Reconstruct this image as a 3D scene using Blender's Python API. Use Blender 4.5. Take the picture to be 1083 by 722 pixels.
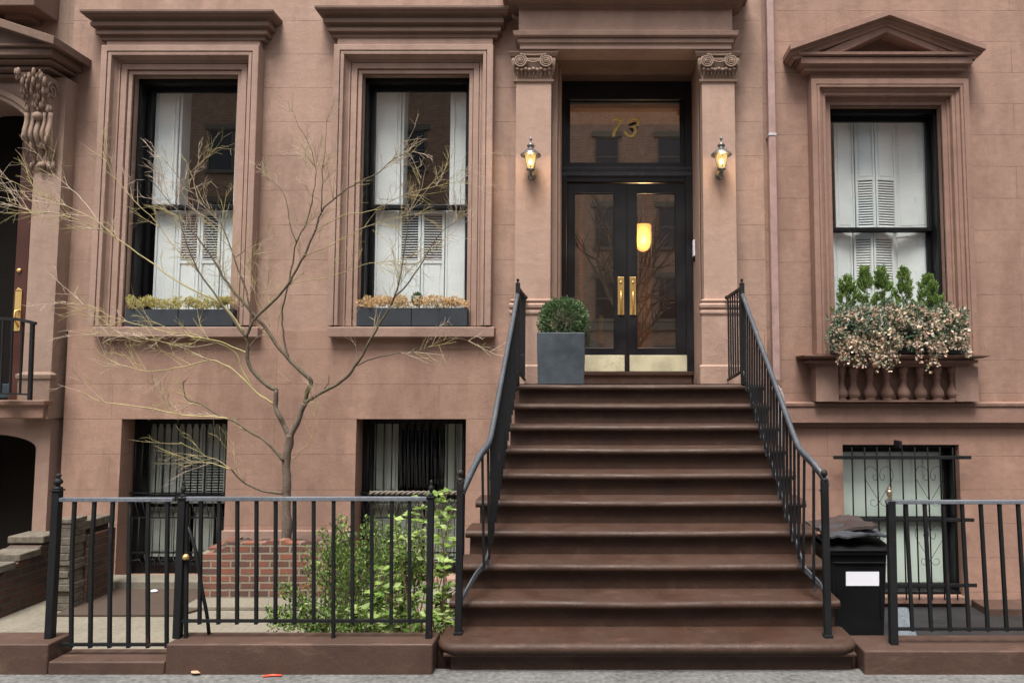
import bpy, bmesh, math, random
from mathutils import Vector, Matrix, noise
R = math.radians
rnd = random.Random(7)
scene = bpy.context.scene
for o in list(bpy.data.objects): bpy.data.objects.remove(o)
col = scene.collection

# ------------------------------------------------------------------ camera, sky, sun, exposure
F, PIT, CX, CY, H = 750.0, R(3.99), 628.0, 354.1, 1.95
cam_d = bpy.data.cameras.new('camera'); cam = bpy.data.objects.new('camera', cam_d); col.objects.link(cam)
cam.location = (0, 0, H); cam.rotation_euler = (R(90) + PIT, 0, 0)
cam_d.sensor_width = 36; cam_d.lens = F * 36 / 1083
cam_d.shift_x = -(CX - 541.5) / 1083; cam_d.shift_y = (CY - 361.0) / 1083
cam_d.clip_start = .05; cam_d.clip_end = 1000
scene.camera = cam
SUN_EL, SUN_AZ = 66, 192          # azimuth measured clockwise from +Y: light comes from behind the camera
w = bpy.data.worlds.new('World'); scene.world = w; w.use_nodes = True
wn = w.node_tree; bg = wn.nodes['Background']
sky = wn.nodes.new('ShaderNodeTexSky'); sky.sky_type = 'NISHITA'; sky.sun_disc = False
sky.sun_elevation = R(SUN_EL); sky.sun_rotation = R(SUN_AZ); sky.dust_density = 4; sky.air_density = 1.0; sky.ozone_density = .6
hsv = wn.nodes.new('ShaderNodeHueSaturation'); hsv.inputs['Saturation'].default_value = .28
wn.links.new(sky.outputs[0], hsv.inputs['Color']); wn.links.new(hsv.outputs[0], bg.inputs[0])
bg.inputs[1].default_value = .11
sd = bpy.data.lights.new('sun', 'SUN'); sd.energy = 2.6; sd.angle = R(24); sd.color = (1, .96, .9)
so = bpy.data.objects.new('sun', sd); col.objects.link(so)
az = R(SUN_AZ); el = R(SUN_EL)
sv = Vector((math.sin(az) * math.cos(el), math.cos(az) * math.cos(el), math.sin(el)))
so.rotation_euler = sv.to_track_quat('Z', 'Y').to_euler()
scene.view_settings.view_transform = 'Standard'; scene.view_settings.look = 'None'
scene.view_settings.gamma = 1; scene.view_settings.exposure = 1.16
scene.cycles.max_bounces = 8; scene.cycles.transparent_max_bounces = 16

# ------------------------------------------------------------------ measuring: a photo pixel at depth Y or height Z
_c, _s = math.cos(PIT), math.sin(PIT)
def at(u, v, Y):
    xc = (u - CX) / F; yc = -(v - CY) / F; k = Y / (_c - yc * _s)
    return Vector((xc * k, Y, H + (_s + yc * _c) * k))
def atz(u, v, Z):
    xc = (u - CX) / F; yc = -(v - CY) / F; k = (Z - H) / (_s + yc * _c)
    return Vector((xc * k, (_c - yc * _s) * k, Z))
def X(u, v, Y): return at(u, v, Y).x
def Z(v, Y): return at(628, v, Y).z

# ------------------------------------------------------------------ materials
MATS = {}
def nt(name):
    m = bpy.data.materials.new(name); m.use_nodes = True
    t = m.node_tree; b = t.nodes['Principled BSDF']; MATS[name] = m
    return m, t, b
def N(t, typ, **kw):
    n = t.nodes.new(typ)
    for k, v in kw.items():
        if k in n.inputs: n.inputs[k].default_value = v
        else: setattr(n, k, v)
    return n
def ramp(t, src, stops):
    r = t.nodes.new('ShaderNodeValToRGB'); e = r.color_ramp.elements
    e[0].position, e[0].color = stops[0][0], (*stops[0][1], 1)
    e[1].position, e[1].color = stops[-1][0], (*stops[-1][1], 1)
    for p, c in stops[1:-1]:
        x = e.new(p); x.color = (*c, 1)
    t.links.new(src, r.inputs[0]); return r.outputs[0]
def mixc(t, fac, a, b, mode='MIX'):
    m = t.nodes.new('ShaderNodeMix'); m.data_type = 'RGBA'; m.blend_type = mode
    for s, v in ((0, fac), (6, a), (7, b)):
        if hasattr(v, 'is_linked') or isinstance(v, bpy.types.NodeSocket): t.links.new(v, m.inputs[s])
        else: m.inputs[s].default_value = v if s == 0 else (*v, 1)
    return m.outputs[2]
def pos(t): return N(t, 'ShaderNodeNewGeometry').outputs['Position']
def mapped(t, sc, src=None):
    m = N(t, 'ShaderNodeMapping'); m.inputs['Scale'].default_value = sc
    t.links.new(src or pos(t), m.inputs[0]); return m.outputs[0]
def noise_(t, scale, detail=5, vec=None, rough=.55):
    n = N(t, 'ShaderNodeTexNoise', Scale=scale, Detail=detail, Roughness=rough)
    t.links.new(vec or pos(t), n.inputs['Vector']); return n.outputs['Fac']
def up(c, k): return tuple(min(.98, x * (1 + k)) for x in c)
def lerp3(a, b, f): return tuple(a[i] * (1 - f) + b[i] * f for i in range(3))

def stone(name, c, rough=.82, joints=None, var=.28, bump=.35, stain=.5, spec=.3):
    """sand-floated brownstone stucco: mottled tone, rain streaks, fine grain, optional scored ashlar joints"""
    m, t, b = nt(name); L = t.links
    big = noise_(t, 1.3, 6); streak = noise_(t, 1, 6, mapped(t, (5.0, 5.0, .55))); grain = noise_(t, 95, 4); mid = noise_(t, 9, 6)
    base = ramp(t, big, [(.35, lerp3(c, (0, 0, 0), var)), (.66, up(c, var * .6))])
    base = mixc(t, stain * .8, base, ramp(t, streak, [(.38, lerp3(c, (0.03, .025, .02), .5)), (.56, c), (.75, up(c, .22))]))
    base = mixc(t, .35, base, ramp(t, mid, [(.35, lerp3(c, (0, 0, 0), .22)), (.65, up(c, .2))]))
    base = mixc(t, .3, base, ramp(t, grain, [(.35, lerp3(c, (0, 0, 0), .4)), (.65, up(c, .4))]))
    soot = noise_(t, 1, 7, mapped(t, (2.6, 2.6, .9)), .62)           # sooty patches and pale repairs
    base = mixc(t, stain * .9, base, ramp(t, soot, [(.40, (.52, .48, .46)), (.52, (1, 1, 1)), (.70, (1.0, 1.0, 1.0))]), 'MULTIPLY')
    rep = noise_(t, 1, 5, mapped(t, (1.2, 1.2, 1.6)), .6)
    base = mixc(t, .5, base, ramp(t, rep, [(.30, up(c, .28)), (.40, c), (.9, c)]), 'LIGHTEN')
    bp = N(t, 'ShaderNodeBump', Strength=bump, Distance=.006); L.new(grain, bp.inputs['Height'])
    bp2 = N(t, 'ShaderNodeBump', Strength=.25, Distance=.03); L.new(mid, bp2.inputs['Height']); L.new(bp.outputs[0], bp2.inputs['Normal'])
    out = bp2.outputs[0]
    if joints:
        z0, rh, bw, x0 = joints
        sx = N(t, 'ShaderNodeSeparateXYZ'); L.new(pos(t), sx.inputs[0])
        ax = N(t, 'ShaderNodeMath', operation='ADD'); L.new(sx.outputs[0], ax.inputs[0]); ax.inputs[1].default_value = 50 * bw - x0
        wob = noise_(t, 3.0, 2); wm = N(t, 'ShaderNodeMath', operation='MULTIPLY_ADD'); L.new(wob, wm.inputs[0]); wm.inputs[1].default_value = .006
        az_ = N(t, 'ShaderNodeMath', operation='ADD'); L.new(sx.outputs[2], wm.inputs[2]); L.new(wm.outputs[0], az_.inputs[0]); az_.inputs[1].default_value = 20 * rh - z0
        cb = N(t, 'ShaderNodeCombineXYZ'); L.new(ax.outputs[0], cb.inputs[0]); L.new(az_.outputs[0], cb.inputs[1])
        br = N(t, 'ShaderNodeTexBrick', Scale=1.0); br.offset = .5; br.squash = 1
        br.inputs['Mortar Size'].default_value = .0045; br.inputs['Mortar Smooth'].default_value = .1
        br.inputs['Brick Width'].default_value = bw; br.inputs['Row Height'].default_value = rh
        br.inputs['Color1'].default_value = (1, 1, 1, 1); br.inputs['Color2'].default_value = (.96, .96, .96, 1); br.inputs['Mortar'].default_value = (.9, .9, .9, 1)
        L.new(cb.outputs[0], br.inputs['Vector'])
        base = mixc(t, .6, base, br.outputs['Color'], 'MULTIPLY')
        fade = noise_(t, 2.3, 3); fm = N(t, 'ShaderNodeMath', operation='MULTIPLY'); L.new(br.outputs['Fac'], fm.inputs[0]); L.new(ramp(t, fade, [(.35, (.05,) * 3), (.65, (.55,) * 3)]), fm.inputs[1])
        base = mixc(t, fm.outputs[0], base, lerp3(c, (0, 0, 0), .62))
        bj = N(t, 'ShaderNodeBump', Strength=.6, Distance=.006); bj.invert = True
        L.new(br.outputs['Fac'], bj.inputs['Height']); L.new(out, bj.inputs['Normal']); out = bj.outputs[0]
    L.new(base, b.inputs['Base Color']); L.new(out, b.inputs['Normal'])
    b.inputs['Roughness'].default_value = rough; b.inputs['Specular IOR Level'].default_value = spec
    return m
def worn(m, c2, scale=(2.6, 5, 5), lo=.54, hi=.72, fac=.45):
    t = m.node_tree; b = t.nodes['Principled BSDF']; src = b.inputs['Base Color'].links[0].from_socket
    n = noise_(t, 1, 8, mapped(t, scale), .68); f = ramp(t, n, [(lo, (0,) * 3), (hi, (fac,) * 3)])
    t.links.new(mixc(t, f, src, c2), b.inputs['Base Color'])
    t.links.new(ramp(t, noise_(t, 3.1, 6), [(.35, (.48,) * 3), (.65, (.75,) * 3)]), b.inputs['Roughness']); return m
def plain(name, c, rough=.5, metal=0, var=.15, bump=0, scale=30, spec=.5, coat=0):
    m, t, b = nt(name); L = t.links
    n = noise_(t, scale, 5); n2 = noise_(t, 2.5, 4)
    base = ramp(t, n, [(.3, lerp3(c, (0, 0, 0), var)), (.7, up(c, var))])
    base = mixc(t, .4, base, ramp(t, n2, [(.35, lerp3(c, (0, 0, 0), var * 1.3)), (.65, c)]))
    L.new(base, b.inputs['Base Color'])
    L.new(ramp(t, n2, [(.3, (max(0, rough - .1),) * 3), (.7, (min(1, rough + .12),) * 3)]), b.inputs['Roughness'])
    b.inputs['Metallic'].default_value = metal; b.inputs['Specular IOR Level'].default_value = spec; b.inputs['Coat Weight'].default_value = coat
    if bump:
        bp = N(t, 'ShaderNodeBump', Strength=bump, Distance=.004); L.new(n, bp.inputs['Height']); L.new(bp.outputs[0], b.inputs['Normal'])
    return m
def brick(name, c1, c2, mortar, axes='xz', w_=.21, h_=.077, ms=.012, bump=.9):
    m, t, b = nt(name); L = t.links
    sx = N(t, 'ShaderNodeSeparateXYZ'); L.new(pos(t), sx.inputs[0])
    i = 'xyz'
    cb = N(t, 'ShaderNodeCombineXYZ')
    wx = N(t, 'ShaderNodeMath', operation='MULTIPLY_ADD'); L.new(noise_(t, 22, 3), wx.inputs[0]); wx.inputs[1].default_value = .014; L.new(sx.outputs[i.index(axes[0])], wx.inputs[2])
    wz = N(t, 'ShaderNodeMath', operation='MULTIPLY_ADD'); L.new(noise_(t, 17, 3), wz.inputs[0]); wz.inputs[1].default_value = .012; L.new(sx.outputs[i.index(axes[1])], wz.inputs[2])
    L.new(wx.outputs[0], cb.inputs[0]); L.new(wz.outputs[0], cb.inputs[1])
    v = N(t, 'ShaderNodeVectorMath', operation='ADD'); L.new(cb.outputs[0], v.inputs[0]); v.inputs[1].default_value = (40 * w_, 100 * h_, 0)
    br = N(t, 'ShaderNodeTexBrick', Scale=1.0); L.new(v.outputs[0], br.inputs['Vector'])
    for k, q in (('Mortar Size', ms), ('Mortar Smooth', .35), ('Brick Width', w_), ('Row Height', h_), ('Bias', 0)): br.inputs[k].default_value = q
    br.inputs['Color1'].default_value = (*c1, 1); br.inputs['Color2'].default_value = (*c2, 1); br.inputs['Mortar'].default_value = (*mortar, 1)
    g = noise_(t, 60, 5); base = mixc(t, .55, br.outputs['Color'], ramp(t, g, [(.3, (.45, .42, .4)), (.7, (1, 1, 1))]), 'MULTIPLY')
    base = mixc(t, .5, base, ramp(t, noise_(t, 3, 4), [(.35, (.6, .55, .5)), (.65, (1, 1, 1))]), 'MULTIPLY')
    L.new(base, b.inputs['Base Color']); b.inputs['Roughness'].default_value = .9
    bj = N(t, 'ShaderNodeBump', Strength=bump, Distance=.012); bj.invert = True; L.new(br.outputs['Fac'], bj.inputs['Height'])
    b2 = N(t, 'ShaderNodeBump', Strength=.5, Distance=.006); L.new(g, b2.inputs['Height']); L.new(bj.outputs[0], b2.inputs['Normal'])
    L.new(b2.outputs[0], b.inputs['Normal'])
    return m
def glass(name, tint=(.85, .9, .88), refl=.22, wave=.03):
    m = bpy.data.materials.new(name); m.use_nodes = True; t = m.node_tree; t.nodes.clear(); L = t.links
    o = N(t, 'ShaderNodeOutputMaterial'); tr = N(t, 'ShaderNodeBsdfTransparent'); tr.inputs[0].default_value = (*tint, 1)
    gl = N(t, 'ShaderNodeBsdfGlossy'); gl.inputs['Roughness'].default_value = 0.0; gl.inputs[0].default_value = (1, 1, 1, 1)
    bp = N(t, 'ShaderNodeBump', Strength=wave, Distance=.01); L.new(noise_(t, 2.2, 2), bp.inputs['Height']); L.new(bp.outputs[0], gl.inputs['Normal'])
    fr = N(t, 'ShaderNodeFresnel', IOR=1.5); ad = N(t, 'ShaderNodeMath', operation='ADD'); L.new(fr.outputs[0], ad.inputs[0]); ad.inputs[1].default_value = refl; ad.use_clamp = True
    bf = N(t, 'ShaderNodeNewGeometry'); iv = N(t, 'ShaderNodeMath', operation='SUBTRACT'); iv.inputs[0].default_value = 1; L.new(bf.outputs['Backfacing'], iv.inputs[1]); mu = N(t, 'ShaderNodeMath', operation='MULTIPLY'); L.new(ad.outputs[0], mu.inputs[0]); L.new(iv.outputs[0], mu.inputs[1])
    mx = N(t, 'ShaderNodeMixShader'); L.new(mu.outputs[0], mx.inputs[0]); L.new(tr.outputs[0], mx.inputs[1]); L.new(gl.outputs[0], mx.inputs[2]); L.new(mx.outputs[0], o.inputs[0])
    MATS[name] = m; return m
def leafy(name, cols, rough=.55, trans=.25):
    """leaf material; each leaf takes its own tone from the list"""
    m, t, b = nt(name); L = t.links
    g = N(t, 'ShaderNodeNewGeometry')
    st = [(i / max(1, len(cols) - 1), c) for i, c in enumerate(cols)]
    base = ramp(t, g.outputs['Random Per Island'], st)
    L.new(base, b.inputs['Base Color']); b.inputs['Roughness'].default_value = rough; b.inputs['Specular IOR Level'].default_value = .35
    tl = N(t, 'ShaderNodeBsdfTranslucent'); L.new(base, tl.inputs[0]); mx = N(t, 'ShaderNodeMixShader', Fac=trans)
    o = t.nodes['Material Output']; L.new(b.outputs[0], mx.inputs[1]); L.new(tl.outputs[0], mx.inputs[2]); L.new(mx.outputs[0], o.inputs[0])
    return m
def emit(name, c, s):
    m, t, b = nt(name); b.inputs['Base Color'].default_value = (*c, 1); b.inputs['Emission Color'].default_value = (*c, 1); b.inputs['Emission Strength'].default_value = s
    b.inputs['Roughness'].default_value = .3
    return m

BS = (.338, .222, .172)
zj = Z(93, 8.55)
M_up = stone('brownstone_upper', BS, stain=.8, joints=(zj, .43, 6.3, .35))
M_low = stone('brownstone_lower', (.332, .206, .156), stain=.8, joints=(Z(443, 8.5), .415, 3.9, .1))
M_right = stone('brownstone_right', (.295, .182, .139), stain=.75, joints=(Z(109, 8.55), .397, 4.6, .6))
M_left = stone('brownstone_left', (.30, .21, .165), joints=(Z(96, 8.6), .43, 3.6, .3))
M_trim = stone('brownstone_trim', (.32, .212, .169), var=.25)
M_trimR = stone('brownstone_trim_right', (.25, .15, .115), var=.2)
M_corn = stone('brownstone_cornice_shade', (.165, .105, .08), var=.25)  # darkened brownstone: shade of cornice undersides and door soffit put into the colour
M_pil = stone('brownstone_pilaster', (.365, .242, .19), var=.2)
M_carve = stone('brownstone_carving', (.26, .18, .138), var=.3, bump=.6)
M_step = stone('stoop_stone', (.046, .0215, .0130), rough=.46, var=.3, bump=.45, stain=.7, spec=.4)
worn(M_step, (.12, .068, .044), (7, 9, 9), .54, .70, .28); 
M_curb = stone('curb_stone', (.070, .040, .030), rough=.6, var=.45, stain=.7)
worn(M_curb, (.17, .10, .07), (2.2, 6, 6), .56, .72, .55)
M_iron = plain('black_iron', (.0055, .006, .0075), .42, 0, .3, .25, 60, .35)
M_rail = plain('worn_iron_rail', (.06, .068, .082), .33, .2, .35, .3, 50, .6)
worn(M_iron, (.05, .022, .012), (9, 9, 5), .60, .70, .75); worn(M_rail, (.10, .10, .11), (14, 14, 8), .52, .66, .7)
M_top = plain('top_rail_highlight', (.15, .165, .19), .38, .2, .35, .2, 40)  # pale blue-grey: bright highlight along the fence top rails put into the colour
M_frame = plain('black_frame_paint', (.005, .005, .006), .42, 0, .2, 0, 20, .3)
M_door = plain('door_paint', (.008, .007, .009), .4, 0, .2, .1, 40)
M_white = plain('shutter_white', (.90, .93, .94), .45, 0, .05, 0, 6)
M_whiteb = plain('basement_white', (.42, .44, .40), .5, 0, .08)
M_shade = plain('basement_shade', (.76, .82, .76), .6, 0, .06, 0, 3)
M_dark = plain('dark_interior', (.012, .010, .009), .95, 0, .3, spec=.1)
M_warm = plain('vestibule_wall', (.20, .11, .065), .7, 0, .25, 0, 4)
M_zinc = plain('planter_zinc', (.062, .076, .090), .5, .25, .3, .15, 12)
M_box = plain('window_box_slate', (.030, .036, .045), .55, .1, .2, 0, 15)
M_brass = plain('polished_brass', (.78, .52, .20), .3, .7, .15)
M_kick = plain('kick_plate_brass', (.80, .73, .50), .22, .35, .25, .35, 5)
M_steel = plain('lantern_pewter', (.22, .21, .20), .4, .6, .4, .3, 40)
M_pipe = plain('pipe_paint', (.33, .215, .195), .45, 0, .2, 0, 10)
M_galv = plain('galvanised_clamp', (.55, .55, .55), .4, .8)
M_bin = plain('bin_plastic', (.004, .0043, .005), .5, 0, .2, .1, 50, .3)
M_label = plain('label_paper', (.82, .83, .9), .6, 0, .02)
M_tarp = plain('tarp_grey', (.05, .055, .066), .5, 0, .45, .3, 14)
M_tarp2 = plain('tarp_brown', (.045, .031, .028), .6, 0, .35, .2, 12)
M_mat = plain('rubber_mat', (.014, .014, .015), .6, 0, .3, .8, 90)
M_coir = plain('coir', (.062, .040, .028), .95, 0, .4, .9, 140)
M_soil = plain('soil', (.055, .038, .027), .95, 0, .6, 1, 25)
M_lstone = plain('limestone', (.20, .175, .14), .85, 0, .3, .5, 25)
M_cap = plain('weathered_cap', (.125, .105, .08), .9, 0, .5, .7, 20)
M_bark = plain('bark', (.14, .105, .08), .9, 0, .5, .8, 45)
M_limb = plain('young_bark', (.11, .088, .055), .8, 0, .45, .5, 30)
M_twig = plain('twig_green', (.36, .30, .13), .7, 0, .3, 0, 8)
M_twig2 = plain('twig_pale', (.46, .36, .27), .7, 0, .3, 0, 8)
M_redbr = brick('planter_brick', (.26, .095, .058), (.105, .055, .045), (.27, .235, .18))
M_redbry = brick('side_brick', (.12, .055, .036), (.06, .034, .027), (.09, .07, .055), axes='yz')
M_farbr = brick('street_brick', (.50, .30, .20), (.38, .20, .13), (.55, .46, .36), bump=.3)
M_glass = glass('window_glass', (.98, .99, .985), .22)
M_glassd = glass('door_glass', (.95, .96, .96), .46)
M_lamp = emit('lantern_light', (1, .70, .24), .62)
M_bulb = emit('bulb_light', (1, .78, .42), 7)
M_lampg = bpy.data.materials.new('lantern_glass'); M_lampg.use_nodes = True; _t = M_lampg.node_tree; _t.nodes.clear()
_o = N(_t, 'ShaderNodeOutputMaterial'); _a = N(_t, 'ShaderNodeBsdfTransparent'); _a.inputs[0].default_value = (1, .86, .6, 1); _e = N(_t, 'ShaderNodeEmission', Strength=.62); _e.inputs[0].default_value = (1, .68, .24, 1)
_m = N(_t, 'ShaderNodeMixShader', Fac=.6); _t.links.new(_a.outputs[0], _m.inputs[1]); _t.links.new(_e.outputs[0], _m.inputs[2]); _t.links.new(_m.outputs[0], _o.inputs[0])
M_hall = emit('hall_lamp_light', (1, .44, .11), 1.05)
M_conc = plain('areaway_concrete', (.18, .16, .122), .85, 0, .3, .6, 35)
M_walk = plain('sidewalk_concrete', (.13, .127, .122), .9, 0, .6, .9, 28)
M_asph = plain('asphalt', (.05, .05, .052), .9, 0, .3, .7, 60)
M_gold = plain('gold_leaf', (.98, .76, .24), .4, 0, .05)
M_mahog = plain('mahogany', (.06, .018, .011), .35, 0, .3)

# ------------------------------------------------------------------ mesh building
class MB:
    def __init__(s): s.v = []; s.f = []; s.sm = set()
    def add(s, vs, fs, smooth=False):
        b = len(s.v); s.v += [tuple(p) for p in vs]
        for f in fs:
            if smooth: s.sm.add(len(s.f))
            s.f.append(tuple(b + i for i in f))
        return s
    def box(s, x0, x1, y0, y1, z0, z1):
        x0, x1 = sorted((x0, x1)); y0, y1 = sorted((y0, y1)); z0, z1 = sorted((z0, z1))
        return s.add([(x, y, z) for z in (z0, z1) for y in (y0, y1) for x in (x0, x1)],
                     [(0, 2, 3, 1), (4, 5, 7, 6), (0, 1, 5, 4), (2, 6, 7, 3), (0, 4, 6, 2), (1, 3, 7, 5)])
    def tube(s, pts, rad, n=8, cap=True, sq=False):
        pts = [Vector(p) for p in pts]
        if not hasattr(rad, '__len__'): rad = [rad] * len(pts)
        if sq: n = 4
        vs = []; up = None
        for i, p in enumerate(pts):
            d = (pts[min(i + 1, len(pts) - 1)] - pts[max(i - 1, 0)])
            if d.length < 1e-9: d = Vector((0, 0, 1))
            d.normalize()
            if up is None:
                up = Vector((0, 1, 0)) if abs(d.y) < .9 else Vector((1, 0, 0))
            a = (up - d * up.dot(d)).normalized(); up = a; b = d.cross(a)
            k = math.sqrt(2) if sq else 1
            for j in range(n):
                t = 2 * math.pi * (j + (.5 if sq else 0)) / n
                vs.append(p + (a * math.cos(t) + b * math.sin(t)) * rad[i] * k)
        fs = []
        for i in range(len(pts) - 1):
            for j in range(n):
                fs.append((i * n + j, i * n + (j + 1) % n, (i + 1) * n + (j + 1) % n, (i + 1) * n + j))
        if cap: fs.append(tuple(range(n - 1, -1, -1))); fs.append(tuple((len(pts) - 1) * n + j for j in range(n)))
        return s.add(vs, fs, not sq)
    def lathe(s, c, prof, n=16, smooth=True):
        c = Vector(c); vs = []; fs = []
        for r_, z in prof:
            for j in range(n):
                t = 2 * math.pi * (j + .5) / n; vs.append(c + Vector((r_ * math.cos(t), r_ * math.sin(t), z)))
        for i in range(len(prof) - 1):
            for j in range(n): fs.append((i * n + j, i * n + (j + 1) % n, (i + 1) * n + (j + 1) % n, (i + 1) * n + j))
        fs.append(tuple(range(n - 1, -1, -1))); fs.append(tuple((len(prof) - 1) * n + j for j in range(n)))
        return s.add(vs, fs, smooth)
    def ball(s, c, r, n=10, m=6, sc=(1, 1, 1)):
        c = Vector(c); vs = [c + Vector((0, 0, -r * sc[2]))]; fs = []
        for i in range(1, m):
            p = -math.pi / 2 + math.pi * i / m
            for j in range(n):
                t = 2 * math.pi * j / n; vs.append(c + Vector((r * sc[0] * math.cos(p) * math.cos(t), r * sc[1] * math.cos(p) * math.sin(t), r * sc[2] * math.sin(p))))
        vs.append(c + Vector((0, 0, r * sc[2])))
        for j in range(n): fs.append((0, 1 + (j + 1) % n, 1 + j)); fs.append((len(vs) - 1, 1 + (m - 2) * n + j, 1 + (m - 2) * n + (j + 1) % n))
        for i in range(m - 2):
            for j in range(n): fs.append((1 + i * n + j, 1 + i * n + (j + 1) % n, 1 + (i + 1) * n + (j + 1) % n, 1 + (i + 1) * n + j))
        return s.add(vs, fs, True)
    def loop(s, rings, close=False, caps=True):
        """rings: equal-length open polylines, bridged one to the next"""
        n = len(rings[0]); vs = [p for r_ in rings for p in r_]; fs = []
        for i in range(len(rings) - 1):
            for j in range(n - 1 + (1 if close else 0)):
                fs.append((i * n + j, (i + 1) * n + j, (i + 1) * n + (j + 1) % n, i * n + (j + 1) % n))
        return s.add(vs, fs)
    def cornice(s, x0, x1, yw, prof):
        """moulding with mitred returns: prof = [(projection, z)] from bottom to top"""
        rings = [[(x0 - p, yw + .02, z), (x0 - p, yw - p, z), (x1 + p, yw - p, z), (x1 + p, yw + .02, z)] for p, z in prof]
        s.loop(rings); b = rings[0]; t_ = rings[-1]
        s.add(b, [(0, 1, 2, 3)]); s.add(t_, [(3, 2, 1, 0)]); return s
    def archi(s, x0, x1, z1, zb, yw, prof):
        """window architrave: prof = [(offset outwards from opening, y proud of wall)] with mitred corners"""
        s.loop([[(x0 - o, yw - p, zb), (x0 - o, yw - p, z1 + o), (x1 + o, yw - p, z1 + o), (x1 + o, yw - p, zb)] for o, p in prof]); return s
    def prism(s, pts, axis, a0, a1):
        """polygon pts in the other two axes, extruded along axis"""
        def mk(p, q):
            return {'x': (q, p[0], p[1]), 'y': (p[0], q, p[1]), 'z': (p[0], p[1], q)}[axis]
        n = len(pts); return s.add([mk(p, a0) for p in pts] + [mk(p, a1) for p in pts],
            [tuple(range(n)), tuple(range(2 * n - 1, n - 1, -1))] + [(i, i + n, (i + 1) % n + n, (i + 1) % n) for i in range(n)])
    def wall(s, x0, x1, z0, z1, y, holes, depth=.3):
        xs = sorted({x0, x1, *[h[0] for h in holes], *[h[1] for h in holes]}); zs = sorted({z0, z1, *[h[2] for h in holes], *[h[3] for h in holes]})
        xs = [q for q in xs if x0 <= q <= x1]; zs = [q for q in zs if z0 <= q <= z1]
        for i in range(len(xs) - 1):
            for j in range(len(zs) - 1):
                mx, mz = (xs[i] + xs[i + 1]) / 2, (zs[j] + zs[j + 1]) / 2
                if any(h[0] < mx < h[1] and h[2] < mz < h[3] for h in holes): continue
                s.add([(xs[i], y, zs[j]), (xs[i + 1], y, zs[j]), (xs[i + 1], y, zs[j + 1]), (xs[i], y, zs[j + 1])], [(0, 1, 2, 3)])
        for a, b, c, d in holes:
            s.add([(a, y, c), (b, y, c), (b, y, d), (a, y, d), (a, y + depth, c), (b, y + depth, c), (b, y + depth, d), (a, y + depth, d)],
                  [(0, 4, 5, 1), (1, 5, 6, 2), (2, 6, 7, 3), (3, 7, 4, 0)])
        yb = y + depth
        s.add([(x0, y, z0), (x1, y, z0), (x1, y, z1), (x0, y, z1), (x0, yb, z0), (x1, yb, z0), (x1, yb, z1), (x0, yb, z1)],
              [(0, 3, 7, 4), (1, 5, 6, 2)])
        return s
    def build(s, name, mat, parent=None, bevel=0, fix=True, seg=2):
        root = parent
        off = Vector((0, 0, 0))
        while root is not None:
            off += root.location; root = root.parent
        me = bpy.data.meshes.new(name)
        me.from_pydata([tuple(Vector(p) - off) for p in s.v], [], s.f)
        for i in s.sm: me.polygons[i].use_smooth = True
        if fix:
            bm = bmesh.new(); bm.from_mesh(me)
            if bevel: bmesh.ops.remove_doubles(bm, verts=bm.verts, dist=1e-5)
            bmesh.ops.recalc_face_normals(bm, faces=bm.faces); bm.to_mesh(me); bm.free()
        me.materials.append(mat)
        o = bpy.data.objects.new(name, me); col.objects.link(o)
        if parent is not None: o.parent = parent
        if bevel:
            md = o.modifiers.new('bevel', 'BEVEL'); md.width = bevel; md.segments = seg; md.limit_method = 'ANGLE'; md.angle_limit = R(40)
            md.harden_normals = False
        return o
def tag(o, label=None, cat=None, group=None, kind=None):
    if label: o['label'] = label
    if cat: o['category'] = cat
    if group: o['group'] = group
    if kind: o['kind'] = kind
    return o
def thing(name, loc, label, cat, group=None):
    o = bpy.data.objects.new(name, None); col.objects.link(o); o.location = loc; o.empty_display_size = .1
    return tag(o, label, cat, group)
def copy_tree(o, loc, label, group=None):
    r = o.copy(); col.objects.link(r); r.location = loc; r['label'] = label
    if group: r['group'] = group
    for ch in [c for c in list(bpy.data.objects) if c.parent == o]:
        c = ch.copy(); col.objects.link(c); c.parent = r
        for g in [q for q in list(bpy.data.objects) if q.parent == ch]:
            d = g.copy(); col.objects.link(d); d.parent = c
    return r

# ------------------------------------------------------------------ ground and street
FL, FR = -.36, -.67                     # levels of the two sunken areaways
YC = 4.93                               # front line of the garden curbs
MB().box(-150, 150, -150, 150, -1.6, -.9).build('ground', M_asph)['kind'] = 'structure'
MB().box(-60, 60, -1.2, 5.03, -.9, 0).build('sidewalk', M_walk)['kind'] = 'structure'
MB().box(-60, 60, -1.35, -1.203, -.9, -.004).build('kerb', M_lstone, bevel=.01)['kind'] = 'structure'
MB().box(-60, 60, -8.5, -1.353, -.9, -.14).build('road', M_asph)['kind'] = 'structure'
MB().box(-60, 60, -13.6, -8.503, -.9, 0).build('opposite_sidewalk', M_walk)['kind'] = 'structure'
m = MB(); xl, xr = -1.04, 1.79
m.box(-12, xl - .004, 5.2, 8.9, -.88, FL); m.build('areaway_floor', M_conc)['kind'] = 'structure'
m = MB(); m.box(xr + .004, 9, 5.25, 8.9, -.88, FR); m.build('areaway_floor', M_conc)['kind'] = 'structure'
bedx0, bedx1 = atz(345, 650, FL).x, xl - .01
m = MB(); nx, ny = 40, 26; vs = []; fs = []
for i in range(nx + 1):
    for j in range(ny + 1):
        x = bedx0 + (bedx1 - bedx0) * i / nx; y = 5.2 + 1.5 * j / ny
        e = min(i, nx - i, j, ny - j) / 5; e = min(1, e)
        vs.append((x, y, FL - .01 + e * (.06 + .05 * noise.noise(Vector((x * 5, y * 5, 0))))))
for i in range(nx):
    for j in range(ny): q = i * (ny + 1) + j; fs.append((q, q + ny + 1, q + ny + 2, q + 1))
m.add(vs, fs, True); o = m.build('soil_bed', M_soil); o['kind'] = 'structure'

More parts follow.
